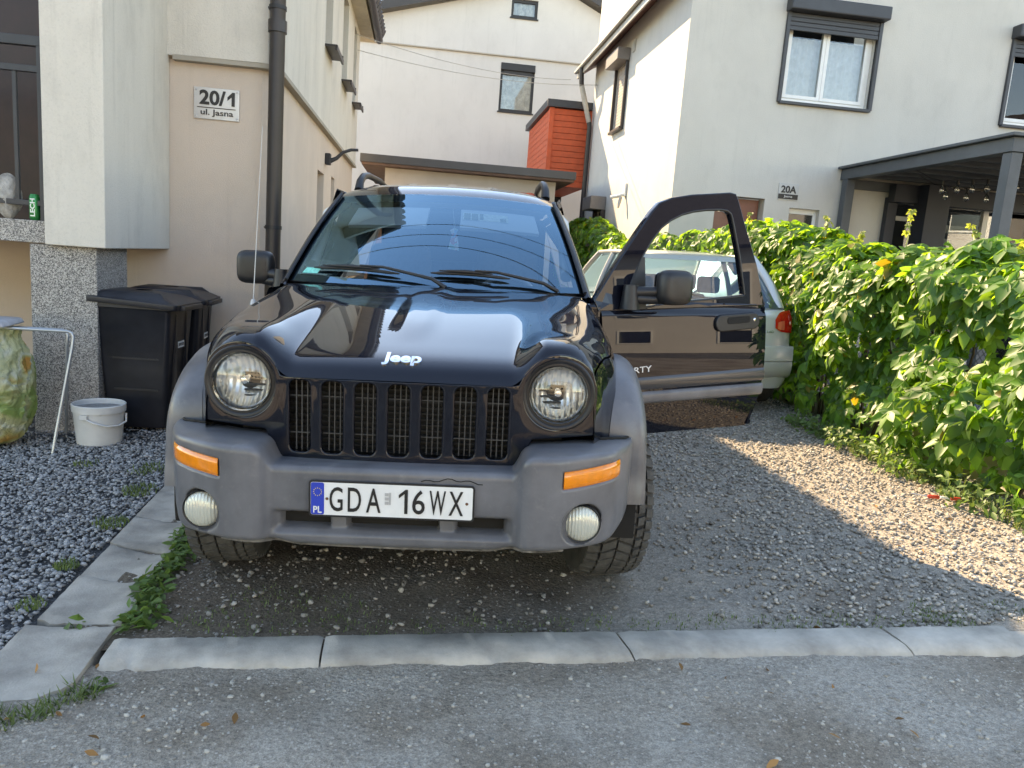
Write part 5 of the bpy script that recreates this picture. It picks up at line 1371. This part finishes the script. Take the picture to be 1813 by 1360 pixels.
# ================================================================== things by the left house
M_bin = mat('dark_blue_black_plastic', (0.017, 0.018, 0.024), 0.45, var=0.3, vscale=7, rvar=0.1)
def wheelie(label, x, y, rz, seed):
    t = thing('wheelie_bin', label, 'bin', (x, y, float(gz(x, y)) - .008), (0, 0, rz), 'wheelie bins by the column')
    P = []
    for h, a0, a1, b in ((.03, -.17, .20, .175), (.06, -.18, .21, .185), (.45, -.215, .235, .205), (.86, -.25, .26, .232), (.875, -.265, .28, .245), (.905, -.265, .28, .245)):
        P.append([(px, py, h) for px, py in [(q[0], q[1]) for q in rrect(a0, a1, -b, b, .035, 4)]])
    P = [[p for p in r] + [r[0]] for r in P]
    mb = MB().grid(P); mb.f.append(tuple(range(len(P[0]) - 1)))
    for sy in (-.10, .10): mb.box(.20, .262, sy - .012, sy + .012, .10, .84)
    for zz in (.30, .52, .74): mb.box(-.12 - .02 * zz, .16 + .03 * zz, -.196 - .03 * zz, -.18, zz, zz + .012)
    mb.build('body', M_bin, t, smooth=40)
    lid = []
    for h, a0, a1, b, r in ((.908, -.29, .315, .262, .03), (.945, -.29, .318, .264, .03), (.950, -.27, .30, .25, .03), (.972, -.25, .255, .235, .04), (.985, -.22, .215, .20, .05), (.990, -.05, .05, .05, .02)):
        rr = rrect(a0, a1, -b, b, r, 4); lid.append([(p[0], p[1], h - .03 * (p[0] > .2)) for p in rr] + [(rr[0][0], rr[0][1], h - .03 * (rr[0][0] > .2))])
    mb = MB().grid(lid); mb.f.append(tuple(range(len(lid[-1]) - 1))); mb.box(.30, .345, -.18, .18, .872, .905); mb.build('lid', M_bin, t, smooth=40, bevel=.003)
    MB().tube([(-.27, -.2, .90), (-.345, -.2, .935), (-.345, .2, .935), (-.27, .2, .90)], .016, 10).build('handle', M_bin, t, smooth=60)
    for sy in (-.19, .19): MB().lathe([(.0, -.022), (.085, -.022), (.10, -.012), (.10, .012), (.085, .022), (0, .022)], 28, Matrix.Translation((-.20, sy, .10)) @ Matrix.Rotation(R(90), 4, 'X')).build('wheel', M_blackpl, t, smooth=40)
    MB().box(-.31, -.20, -.06, .06, .28, .42).build('axle_boss', M_bin, t, bevel=.02)
    box('label', M_whitepvc, t, .264, .2665, -.085, .03, .60, .645, 0)
    text('lettering', 'REMONDIS', .10, .022, M_letter, t, FRAME((.267, -.0275, .6225), (0, 1, 0), (0, 0, 1)), .0008, .0)
    return t
wheelie('front dark wheelie bin against the speckled column', -1.93, 5.68, R(-3), 1)
wheelie('rear dark wheelie bin, half hidden behind the front one', -1.925, 6.27, R(2), 2)

bk = thing('bucket', 'white plastic bucket filled with grey grit in front of the bins', 'bucket', (-2.04, 5.16, float(gz(-2.04, 5.16)) - .004))
M_bkt = mat('white_bucket_plastic', (.66, .66, .64), .4, var=.06, vscale=9)
MB().lathe([(.0, .0), (.128, .0), (.134, .006), (.152, .215), (.160, .217), (.162, .262), (.157, .266), (.152, .262), (.148, .22)], 48, caps=False).build('shell', M_bkt, bk, smooth=40)
MB().lathe([(.0, .243), (.08, .236), (.150, .232)], 40, caps=False).build('grit', soil_mat('dry_cement', (.36, .34, .33), (.45, .43, .42), (.6, .58, .55), 12, 140), bk, smooth=60)
mb = MB().tube([(-.03 + .0, -.158, .19), (.03, -.168, .165), (.10, -.135, .14), (.148, -.07, .135), (.168, -.0, .15), (.162, .02, .20)], .006, 8); mb.box(-.055, -.01, -.168, -.148, .185, .212); mb.build('handle', M_bkt, bk, smooth=60)

rk = thing('bag_stand', 'grey tubular steel stand holding the rubbish bag', 'stand', (-2.4, 5.1, float(gz(-2.4, 5.1)) - .01))
M_tube = mat('galvanised_tube', (.45, .48, .50), .35, metal=.6, var=.1)
def hoop(fy, ty, xr, tx, z):
    arc = [(tx - .03, ty, z - .0), (tx - .012, ty, z - .008), (tx, ty, z - .03)]
    return MB().tube([(xr, fy, .0), (xr + .2 * (tx - xr), fy + .2 * (ty - fy), .2 * z), (tx - .002, ty - .01, z - .09)] + arc[::-1] + [(-.2, ty, z), (-.75, ty, z), (-.80, ty, z - .03), (-.86, fy, 0)], .0095, 10).build('frame', M_tube, rk, smooth=60)
hoop(-.25, -.10, .205, .278, .762); hoop(.30, .03, .05, .19, .752)
MB().tube([(-.05, -.10, .762), (-.05, .03, .752)], .008, 8).build('cross_bar', M_tube, rk, smooth=60)
bg_ = thing('rubbish_bag', 'bulging yellow green rubbish bag hanging in the steel stand', 'bag', (-2.66, 5.06, float(gz(-2.66, 5.06)) - .005))
M_bag = leaf_mat('yellow_film', (.50, .50, .24), (.60, .62, .25), .25, 0, .25)
_n = M_bag.node_tree.nodes; _l = M_bag.node_tree.links; _b = _n['Principled BSDF']
_tc = _n.new('ShaderNodeTexCoord'); _v = _n.new('ShaderNodeTexNoise'); _v.inputs['Scale'].default_value = 5.0; _v.inputs['Detail'].default_value = 1; _v.inputs['Distortion'].default_value = .3; _l.new(_tc.outputs['Object'], _v.inputs['Vector'])
_rp = _n.new('ShaderNodeValToRGB'); _e = _rp.color_ramp.elements
for _i, (_p, _c) in enumerate(((.36, (.26, .37, .11)), (.43, (.54, .53, .26)), (.52, (.58, .57, .33)), (.58, (.62, .62, .48)), (.62, (.56, .52, .24)), (.68, (.60, .28, .07)))):
    _q = _e[_i] if _i < 2 else _e.new(_p); _q.position = _p; _q.color = (*_c, 1)
_bp = _n.new('ShaderNodeBump'); _bp.inputs['Strength'].default_value = .9; _bp.inputs['Distance'].default_value = .03; _n3 = _n.new('ShaderNodeTexNoise'); _n3.inputs['Scale'].default_value = 11; _n3.inputs['Detail'].default_value = 6; _n3.inputs['Distortion'].default_value = 1.5
_mp = _n.new('ShaderNodeMapping'); _mp.inputs['Scale'].default_value = (1, 1, .8); _l.new(_tc.outputs['Object'], _mp.inputs[0]); _l.new(_mp.outputs[0], _n3.inputs['Vector']); _l.new(_n3.outputs['Fac'], _bp.inputs['Height']); _l.new(_bp.outputs[0], _b.inputs['Normal'])
_l.new(_v.outputs['Fac'], _rp.inputs[0]); _l.new(_rp.outputs[0], _b.inputs['Base Color'])
P = []
rb_ = random.Random(4)
def ridge(u, v, s_, sd): return 1 - abs(2 * float(vnoise(u, v, s_, sd)) - 1)
for j in range(72):
    v = j / 71; r = float(cubic_tab(v, [(0, .05), (.03, .15), (.10, .205), (.30, .255), (.55, .268), (.80, .235), (.95, .185), (1, .20)])); row = []
    for i in range(113):
        a = 2 * math.pi * (i % 112) / 112; u_, w_ = 3 + 2.2 * math.cos(a), 3 + 2.2 * math.sin(a)
        q = .75 * float(vnoise(u_ + 1.7 * v, w_ + 2.3 * v, 1.1, 61)) + .30 * ridge(u_ + v * 3, w_ - v * 2, 2.3, 62) + .16 * ridge(u_ - v * 5, w_ + v * 6, 4.6, 63) + .07 * ridge(u_ * 2, w_ * 2 + v * 9, 5, 64)
        w = .80 + .32 * q + .05 * math.sin(23 * a + 3 * v) * max(0, v - .6) * 2
        row.append((r * w * math.cos(a), r * w * .86 * math.sin(a), .012 + .74 * v + .02 * (q - .6) * math.sin(math.pi * v)))
    P.append(row)
MB().grid(P).build('film', M_bag, bg_, smooth=40)
MB().hexa([(-.3, -.17, .775), (.19, -.17, .775), (.19, .10, .785), (-.3, .10, .785), (-.3, -.16, .81), (.17, -.16, .81), (.17, .09, .82), (-.3, .09, .82)]).build('folded_rim', mat('grey_film', (.42, .42, .44), .35, var=.2, vscale=12, bump=.8, bscale=14), bg_, bevel=.014, seg=3, smooth=60)

cn = thing('beer_can', 'green drink can standing by the balcony railing post', 'can', (-2.545, 5.475, 1.346))
MB().lathe([(.0, .004), (.024, .0), (.031, .010), (.033, .018), (.033, .148), (.027, .162), (.026, .168), (.0, .165)], 28).build('body', mat('green_can', (.012, .20, .055), .25, metal=.4, var=.2, vscale=18), cn, smooth=40)
text('lettering', 'LECH', .115, .030, M_white, cn, FRAME((.0, -.0325, .082), (0, 0, 1), (-1, 0, 0)), .001, .03)
P = []
for j in range(17):
    la = math.pi * (j / 16 - .5); row = []
    for i in range(25):
        lo = 2 * math.pi * (i % 24) / 24; w = 1 + .10 * math.sin(3 * lo + 2 * la) + .07 * math.sin(7 * lo + 5 * la) + .05 * math.sin(13 * lo) * math.cos(la)
        row.append((.075 * w * math.cos(la) * math.cos(lo), .07 * w * math.cos(la) * math.sin(lo), .145 + .145 * math.sin(la) * (1 + .04 * math.sin(5 * lo))))
    P.append(row)
tag(MB().grid(P).build('stone_ornament', mat('pale_stone', (.40, .38, .35), .9, var=.3, vscale=30, bump=.8, bscale=60), None, smooth=60, loc=(-2.735, 5.53, 1.346)), 'pale lumpy stone ornament behind the balcony railing', 'ornament')

# litter in the sun by the hedge
lx, ly = 3.16, 4.02
pn = thing('screwdriver', 'red and white handled tool lying in the sun by the hedge', 'tool', (lx, ly, float(gz(lx, ly)) + .03), (0, 0, R(-12)))
MB().tube([(-.07, 0, 0), (-.06, 0, 0), (-.005, 0, 0), (.0, 0, 0)], [.006, .011, .011, .006], 10).build('handle', mat('red_plastic', (.55, .05, .02), .4), pn, smooth=50)
MB().tube([(.005, 0, 0), (.06, 0, 0)], [.009, .009], 10).build('collar', M_whitepvc, pn, smooth=50)
MB().tube([(.065, 0, 0), (.12, 0, 0)], [.011, .010], 10).build('cap', bpy.data.materials['red_plastic'], pn, smooth=50)
MB().tube([(-.07, 0, 0), (-.16, .02, .004)], .003, 6).build('shaft', M_steel, pn)
# ================================================================== vegetation
M_leaf = leaf_mat('creeper_leaf', (.075, .165, .030), (.36, .60, .05), .46, .42, .46, True)
M_leaf_y = leaf_mat('young_leaf', (.16, .22, .04), (.5, .55, .08), .45, .3, .45)
M_weed = leaf_mat('weed_leaf', (.085, .15, .035), (.22, .34, .06), .3, .35, .55)
M_grass = leaf_mat('grass_blade', (.10, .145, .045), (.25, .32, .08), .3, .4, .6)
M_stem = mat('vine_stem', (.09, .06, .035), .8, var=.3)
def leaflet(L, W, droop, fold, ang, seed):
    """one pointed leaflet from the origin along ang, 11 vertices, 8 quads/tris as quads"""
    rows = ((0, .06), (.22, .62), (.5, 1.0), (.78, .60), (1.0, .02)); V = []
    for t, w in rows:
        y = L * t; z = -droop * L * t * t; hw = W * w / 2
        for s in (-1, 0, 1): V.append((s * hw, y, z - (fold * hw if s == 0 else 0)))
    V = np.array(V); c, s_ = math.cos(ang), math.sin(ang)
    V = np.stack([V[:, 0] * c - V[:, 1] * s_, V[:, 0] * s_ + V[:, 1] * c, V[:, 2]], -1)
    F = [(3 * i + j, 3 * i + j + 1, 3 * i + j + 4, 3 * i + j + 3) for i in range(4) for j in range(2)]
    return V, F
def leaf_template(seed, five=True):
    rnd = random.Random(seed); V = []; F = []
    for a, l in ((0, 1.0), (48, .88), (-48, .88), (100, .62), (-100, .62)) if five else ((0, 1.0),):
        v, f = leaflet(l * rnd.uniform(.92, 1.08), .52 * l, rnd.uniform(.2, .5), rnd.uniform(.15, .4), R(a + rnd.uniform(-7, 7)), 0)
        k = sum(len(q) for q in V); V.append(v); F += [tuple(i + k for i in q) for q in f]
    return np.concatenate(V), np.array(F)
TEMPL = [leaf_template(i) for i in range(6)]
SINGLE = [leaf_template(i + 20, False) for i in range(4)]
def frames(N, rng, tipdown=1.0):
    """leaf frames: local z = N (face normal), local y = tip direction, hanging down the slope"""
    N = N / np.linalg.norm(N, axis=1)[:, None]
    d = np.array([0, 0, -tipdown]) + rng.normal(size=N.shape) * .55
    Y = d - N * np.sum(N * d, 1)[:, None]; Y /= np.linalg.norm(Y, axis=1)[:, None] + 1e-9
    X = np.cross(Y, N); return np.stack([X, Y, N], -1)
def leaves(name, P, N, size, m, parent, seed, templ=TEMPL, tipdown=1.0, kind='stuff'):
    rng = np.random.default_rng(seed); Fm = frames(N, rng, tipdown); VV = []; FF = []; k = 0
    which = rng.integers(0, len(templ), len(P))
    for t, (V0, F0) in enumerate(templ):
        q = np.where(which == t)[0]
        if not len(q): continue
        V = np.einsum('nij,kj->nki', Fm[q], V0) * size[q][:, None, None] + P[q][:, None, :]
        F = F0[None] + (np.arange(len(q)) * len(V0))[:, None, None] + k
        VV.append(V.reshape(-1, 3)); FF.append(F.reshape(-1, 4)); k += len(q) * len(V0)
    return finish(name, mesh_np(name, np.concatenate(VV), np.concatenate(FF)), m, parent, smooth=180, kind=kind)

HX = lambda y: lerp_tab(y, [(1, 3.86), (6.2, 3.86), (7.2, 3.95), (9.5, 3.95), (11.2, 3.40), (18, 3.36)])
HW = lambda y: lerp_tab(y, [(1, .36), (6.2, .36), (9, .36), (11.2, .27), (18, .27)])
HTOP = lambda y: lerp_tab(y, [(1, 1.42), (4.1, 1.44), (5, 1.52), (5.6, 1.63), (6.0, 1.50), (6.5, 1.68), (7.3, 1.84), (8.4, 1.88), (10.3, 1.76), (12.6, 1.66), (14.0, 1.95), (15.2, 2.08), (17.5, 2.2)])
hedge = thing('hedge', 'sunlit five-leaved creeper hedge over the wire fence on the right', 'hedge', (3.86, 5.0, 0))
def hedge_pts(seed, n, y0, y1, inset):
    rng = np.random.default_rng(seed); y = rng.uniform(y0, y1, n); th = rng.uniform(-.15, 1.0, n) ** 1.0
    # th: 0..0.55 front face from the ground up, 0.55..1 over the top and down the back
    hx, hw, ht = HX(y), HW(y), HTOP(y) + gz(3.6, y)
    lump = None
    f = rng.uniform(0, 1, n); front = rng.uniform(size=n) < .60
    ang = np.where(front, 0, rng.uniform(0, math.pi, n))
    z = np.where(front, np.where(rng.uniform(size=n) < .25, .06, .30) + (ht - .42) * f ** .8, ht - .20 + .20 * np.sin(ang))
    lump = (vnoise(y, z, 1.9, 5) - .5) * .50 + (vnoise(y, z, 4.3, 8) - .5) * .30
    z = np.where(front, z, z + lump * .55)
    bulge = .06 * np.sin(np.pi * np.clip(z / ht, 0, 1))
    x = np.where(front, hx - hw - bulge - lump * .7, hx - hw * np.cos(ang) * 1.0)
    z = np.where(front, z, z)
    N = np.stack([np.where(front, -1.0, -np.cos(ang) * .8), rng.normal(size=n) * .4 - .15, np.where(front, .75, .35 + np.sin(ang))], -1) + rng.normal(size=(n, 3)) * .38
    dpt = np.abs(rng.normal(size=n)) * inset
    x = x + np.where(front, dpt, 0); z = z - np.where(front, 0, dpt * .8)
    return np.stack([x, y, np.maximum(z, .04 + gz(x, y))], -1), N
def gap(P):   # a thin place in the creeper where the wire shows
    return ((P[:, 1] - 4.25) / .42) ** 2 + ((P[:, 2] - .98) / .17) ** 2 < 1.0
P1, N1 = hedge_pts(1, 2700, 3.45, 8.2, .07); k = ~gap(P1) | (np.random.default_rng(3).uniform(size=len(P1)) < .10); P1, N1 = P1[k], N1[k]
P2, N2 = hedge_pts(2, 1300, 3.45, 8.2, .24); k = ~gap(P2); P2, N2 = P2[k], N2[k]
P3, N3 = hedge_pts(3, 4200, 8.2, 17.4, .10)
HO = np.array([3.86, 5.0, 0])
rng = np.random.default_rng(8)
front_idx = np.where((P1[:, 0] < 3.62) & (P1[:, 1] > 3.5) & (P1[:, 1] < 6.6) & (N1[:, 2] > 0))[0]
order = front_idx[np.argsort(P1[front_idx, 1] * 1.0 + rng.uniform(0, 1.5, len(front_idx)) - P1[front_idx, 2])][:300]
rest = np.setdiff1d(np.arange(len(P1)), order)
leaves('foliage', np.concatenate([P1[rest], P2]) - HO, np.concatenate([N1[rest], N2]), np.concatenate([rng.uniform(.06, .165, len(rest)), rng.uniform(.08, .14, len(P2))]), M_leaf, hedge, 11)
leaves('far_foliage', P3 - HO, N3, rng.uniform(.085, .135, len(P3)), M_leaf, hedge, 12)
lm = []
for t, (V0, F0) in enumerate(TEMPL):
    for q in range(2):
        me = mesh_np('leaf', V0, F0); me.materials.append(M_leaf); me.polygons.foreach_set('use_smooth', [True] * len(me.polygons)); lm.append(me)
Fr = frames(N1[order], rng)
for i, q in enumerate(order):
    o = bpy.data.objects.new('leaf', lm[i % len(lm)]); COL.objects.link(o); o.parent = hedge
    s = rng.uniform(.085, .17); m3 = Fr[i] * s
    o.matrix_local = Matrix(((*m3[0], P1[q, 0] - HO[0]), (*m3[1], P1[q, 1] - HO[1]), (*m3[2], P1[q, 2] - HO[2]), (0, 0, 0, 1)))
# stems inside, and young shoots standing above the top
mb = MB(); r_ = random.Random(5)
for k in range(70):
    y = r_.uniform(3.5, 17); x = float(HX(y)) + r_.uniform(-.2, .15); z = float(gz(x, y)); h = float(HTOP(y))
    pts = [(x - 3.86 + r_.uniform(-.1, .1), y - 5 + r_.uniform(-.25, .25) * t, z + h * .92 * t) for t in (0, .3, .6, 1)]
    mb.tube(pts, [.014, .011, .008, .004], 5)
mb.build('stems', M_stem, hedge, smooth=60, kind='stuff', fixn=False)
sh = []; shn = []
mb = MB()
for y, h in ((4.45, .05), (4.9, .13), (5.6, .15), (6.3, .03), (7.0, .02), (8.6, .05), (14.6, .08)):
    x = float(HX(y)) - .12; z = float(HTOP(y) + gz(3.6, y)) - .06; pts = []
    for t in np.linspace(0, 1, 6):
        p = (x + .05 * math.sin(3 * t + y), y + .06 * math.sin(4 * t + 2 * y), z + (h + .12) * t); pts.append((p[0] - 3.86, p[1] - 5, p[2]))
        if t > .25:
            for q in range(2): sh.append((p[0] + r_.uniform(-.02, .02), p[1] + r_.uniform(-.03, .03), p[2])); shn.append((r_.uniform(-1, 1), r_.uniform(-1, 1), .6))
    mb.tube(pts, [.004, .0035, .003, .003, .002, .0015], 5)
mb.build('shoot', M_leaf_y, hedge, smooth=60, kind='stuff', fixn=False)
leaves('young_leaves', np.array(sh) - HO, np.array(shn), rng.uniform(.03, .055, len(sh)), M_leaf_y, hedge, 14)
# fence behind the creeper
fn = thing('wire_fence', 'chain-link fence with grey posts behind the creeper', 'fence', (3.9, 3.4, 0))
mb = MB(); n = 0
for k in range(-22, 95):
    y0 = 2.4 + .058 * k
    for sgn in (1, -1):
        a, b = (y0, y0 + 1.25 * sgn); pts = []
        ya, yb = max(3.4, min(a, 7.0)), max(3.4, min(b, 7.0))
        if abs(yb - ya) < .05: continue
        za = .25 + (ya - a) * sgn; zb = .25 + (yb - a) * sgn
        mb.tube([(0, ya - 3.4, za + .09), (0, yb - 3.4, zb + .09)], .0022, 4, False)
mb.build('wire_mesh', M_anth, fn, kind='stuff', fixn=False)
for y in (3.45, 4.55, 6.9, 9.3): MB().tube([(.03, y - 3.4, -.05), (.03, y - 3.4, 1.55)], .028, 10).build('post', M_anth, fn, smooth=60)
box('concrete_base', M_conc, fn, -.03, .03, 0, 6.0, -.12, .28, .005)

# weeds, grass and moss
def blades(name, label, pts, hgt, seed, m=M_grass, lean=.6, w=.0035):
    rng = np.random.default_rng(seed); n = len(pts); h = rng.uniform(.45, 1, n) * hgt; a = rng.uniform(0, 2 * math.pi, n); ln = rng.uniform(.1, lean, n) * h
    V = np.zeros((n, 6, 3)); dx, dy = np.cos(a), np.sin(a)
    for i, (t, ww) in enumerate(((0, 1), (.5, .8), (1, .12))):
        cx = pts[:, 0] + dx * ln * t * t; cy = pts[:, 1] + dy * ln * t * t; cz = pts[:, 2] + h * t * (1 - .25 * t)
        for j, s in enumerate((-1, 1)): V[:, 2 * i + j] = np.stack([cx - dy * w * ww * s, cy + dx * w * ww * s, cz], -1)
    F = (np.array([(0, 1, 3, 2), (2, 3, 5, 4)])[None] + (np.arange(n) * 6)[:, None, None]).reshape(-1, 4)
    return tag(finish(name, mesh_np(name, V.reshape(-1, 3), F), m, smooth=180, kind='stuff'), label, 'grass')
def clump(seed, spots):
    rng = np.random.default_rng(seed); out = []
    for x, y, r, n, dz in spots:
        a = rng.uniform(0, 2 * math.pi, n); q = r * np.sqrt(rng.uniform(size=n)); px, py = x + q * np.cos(a), y + q * np.sin(a); out.append(np.stack([px, py, gz(px, py) + dz], -1))
    return np.concatenate(out)
blades('grass', 'ragged grass tuft growing against the front of the drain slab', clump(1, [(-1.30, 2.10, .06, 160, -.03), (-1.20, 2.07, .07, 220, -.035), (-1.10, 2.05, .06, 160, -.035), (-1.0, 2.10, .05, 120, -.035), (-.93, 2.18, .05, 120, -.035), (-1.42, 2.12, .08, 180, -.03)]), .085, 2)
blades('grass', 'thin moss and grass along the back of the kerb', clump(3, [(-.55 + .16 * k, 2.53 + .02 * (k % 3), .07, 36, 0) for k in range(19)] + [(-.5, 2.75, .16, 130, 0), (-.25, 2.68, .14, 90, 0), (-.7, 2.62, .1, 70, 0), (2.15, 2.60, .13, 260, .0), (2.45, 2.58, .13, 260, .0), (2.72, 2.62, .1, 160, 0)]), .022, 4, w=.0022)
blades('grass', 'grass and weeds between the sunlit gravel and the hedge foot', clump(5, [(3.42 + .05 * math.sin(k * 2), 3.2 + .16 * k, .13, 130, 0) for k in range(19)]), .09, 6)
blades('grass', 'sparse grass poking through the grey gravel by the drain slabs', clump(7, [(-1.33, 2.75, .05, 60, 0), (-1.36, 3.1, .05, 70, 0), (-1.38, 3.6, .08, 90, 0), (-1.42, 4.1, .1, 120, 0), (-1.9, 4.6, .08, 50, 0), (-1.5, 4.5, .12, 90, 0)]), .045, 8)
rng = np.random.default_rng(21)
pts = clump(9, [(-.93 - .004 * k + .02 * math.sin(k), 2.60 + .075 * k, .055, 34, .006) for k in range(17)] + [(-.90, 2.22, .05, 16, -.03), (-.88, 2.62, .05, 16, 0), (-1.12, 2.61, .03, 8, 0)])
N = rng.normal(size=pts.shape) * .5 + np.array([0, 0, 1.0]); pts[:, 2] += rng.uniform(0, .03, len(pts))
tag(leaves('weeds', pts, N, rng.uniform(.025, .052, len(pts)), M_weed, None, 22, SINGLE, .0), 'low broad-leaved weeds along the driveway edge of the drain slabs', 'weeds')
pts = clump(10, [(3.36 - .05 * (k % 3), 3.5 + .22 * k, .13, 60, .02) for k in range(13)])
N = rng.normal(size=pts.shape) * .5 + np.array([-.4, 0, 1.0]); pts[:, 2] += rng.uniform(0, .12, len(pts))
tag(leaves('weeds', pts, N, rng.uniform(.03, .06, len(pts)), M_weed, None, 23, SINGLE, .3), 'leafy weeds at the foot of the creeper hedge', 'weeds')
pts = clump(12, [(x, y, .5, 14, .006) for x, y in ((3.0, 3.4), (2.6, 3.0), (-.9, 2.2), (1.2, 2.2), (3.1, 3.9))]); N = rng.normal(size=pts.shape) * .4 + np.array([0, 0, 1.0])
tag(leaves('dry_leaves', pts, N, rng.uniform(.02, .04, len(pts)), leaf_mat('dry_leaf', (.30, .15, .05), (.3, .15, .05), .2, .5, .8), None, 24, SINGLE, .0), 'few dry brown leaves blown over the gravel', 'dry leaves')

# ================================================================== across the street, behind the viewer: what the black paint mirrors
M_oc = stucco('sunlit_cream_render', (.66, .60, .50), .3)
oh = thing('house', 'cream two-storey house across the street, mirrored in the black door', 'house', (0, -17, 0))
def OP(mb, name, m, **kw):
    mb.v = [(x, y + 17, z) for x, y, z in mb.v]; return mb.build(name, m, oh, **kw)
OP(MB().box(-6, 9, -27, -17, -.3, 6.2), 'wall', M_oc)
OP(MB().hexa([(-6.6, -27.6, 6.2), (9.6, -27.6, 6.2), (9.6, -16.4, 6.2), (-6.6, -16.4, 6.2), (-6.6, -22.1, 9.4), (9.6, -22.1, 9.4), (9.6, -21.9, 9.4), (-6.6, -21.9, 9.4)]), 'roof', M_tile)
for z in (1.0, 3.9):
    for x in (-4.5, -1.5, 1.5, 4.5, 7.0):
        w = OP(MB().box(x - .65, x + .65, -17.0, -16.93, z, z + 1.4), 'window', M_whitepvc); c = OP(MB().box(x - .57, x + .57, -16.925, -16.91, z + .08, z + 1.32), 'pane', M_pane); c.parent = w
OP(MB().box(-6.05, 9.05, -17.05, -16.95, -.3, .5), 'plinth', M_trim)
oh2 = thing('house', 'white house with dark roof across the street, at the far right', 'house', (19, -8, 0), (0, 0, R(60)))
MB().box(-4.5, 6, -9, 0, -.3, 5.6).build('wall', M_bh, oh2)
MB().hexa([(-5, -9.6, 5.6), (6.6, -9.6, 5.6), (6.6, .6, 5.6), (-5, .6, 5.6), (-5, -4.6, 8.8), (6.6, -4.6, 8.8), (6.6, -4.4, 8.8), (-5, -4.4, 8.8)]).build('roof', M_tile, oh2)
for z in (1.0, 3.6):
    for x in (-2.5, .8, 4.0):
        w = box('window', M_whitepvc, oh2, x - .6, x + .6, 0, .06, z, z + 1.3); box('pane', M_pane, w, x - .52, x + .52, .065, .08, z + .08, z + 1.22)
def tree(name, label, x, y, h, rad, seed, n=1500, m=M_leaf):
    t = thing(name, label, 'tree', (x, y, float(gz(x, y)) - .1), group='trees across the street'); r = random.Random(seed)
    mb = MB(); mb.tube([(0, 0, 0), (.05, 0, h * .3), (0, .08, h * .55), (0, 0, h * .85)], [.16, .13, .09, .03], 8)
    for k in range(7):
        a = r.uniform(0, 6.28); z0 = h * r.uniform(.35, .6); mb.tube([(0, 0, z0), (rad * .5 * math.cos(a), rad * .5 * math.sin(a), z0 + h * .15), (rad * .85 * math.cos(a), rad * .85 * math.sin(a), z0 + h * .24)], [.06, .035, .012], 6)
    mb.build('trunk', M_stem, t, smooth=60, fixn=False)
    g = np.random.default_rng(seed); d = g.normal(size=(n, 3)); d /= np.linalg.norm(d, axis=1)[:, None]; q = g.uniform(.35, 1, n) ** .6
    lump = .75 + .5 * vnoise(d[:, 0] * 3 + 5, d[:, 1] * 3 + d[:, 2] * 2, 1.2, seed)
    p = d * (q * lump)[:, None] * np.array([rad, rad, h * .36]) + np.array([0, 0, h * .66])
    leaves('crown', p, d + g.normal(size=d.shape) * .5, g.uniform(.18, .32, n), m, t, seed)
tree('tree', 'round leafy tree across the street beside the cream house', -9.5, -14, 7.5, 2.6, 3)
tree('tree', 'tall leafy tree across the street, beyond the white house', 29, -14.5, 8.5, 2.4, 4)
tree('tree', 'small leafy tree at the far left across the street', -15, -11, 6.0, 2.4, 5)
# service cables over the yard, mirrored in the windscreen
up_ = thing('utility_pole', 'wooden utility pole beside the yard carrying the black cables', 'pole', (11.5, 4.6, 0.1))
MB().tube([(0, 0, -.2), (0, 0, 8.2)], [.15, .10], 14).build('post', M_stem, up_, smooth=60)
box('cross_arm', M_stem, up_, -.06, .06, -.9, .9, 7.5, 7.62, .01)
for k in range(3): MB().lathe([(0, 0), (.04, 0), (.05, .05), (.03, .1), (0, .12)], 12, Matrix.Translation((0, -.75 + .75 * k, 7.62))).build('insulator', M_whitepvc, up_, smooth=50)
for k in range(3):
    a, b = (-3.4, 6.35 + .42 * k, 6.50), (11.5, 3.85 + .75 * k, 7.86)
    o = MB().tube([tuple(a[i] + (b[i] - a[i]) * t + (-.45 * 4 * t * (1 - t) if i == 2 else 0) for i in range(3)) for t in np.linspace(0, 1, 21)], .012, 6).build('cable', M_blackpl, None, smooth=60)
    tag(o, ('nearest', 'middle', 'farthest')[k] + ' of the three black cables mirrored in the windscreen', 'cable', 'cables over the yard')
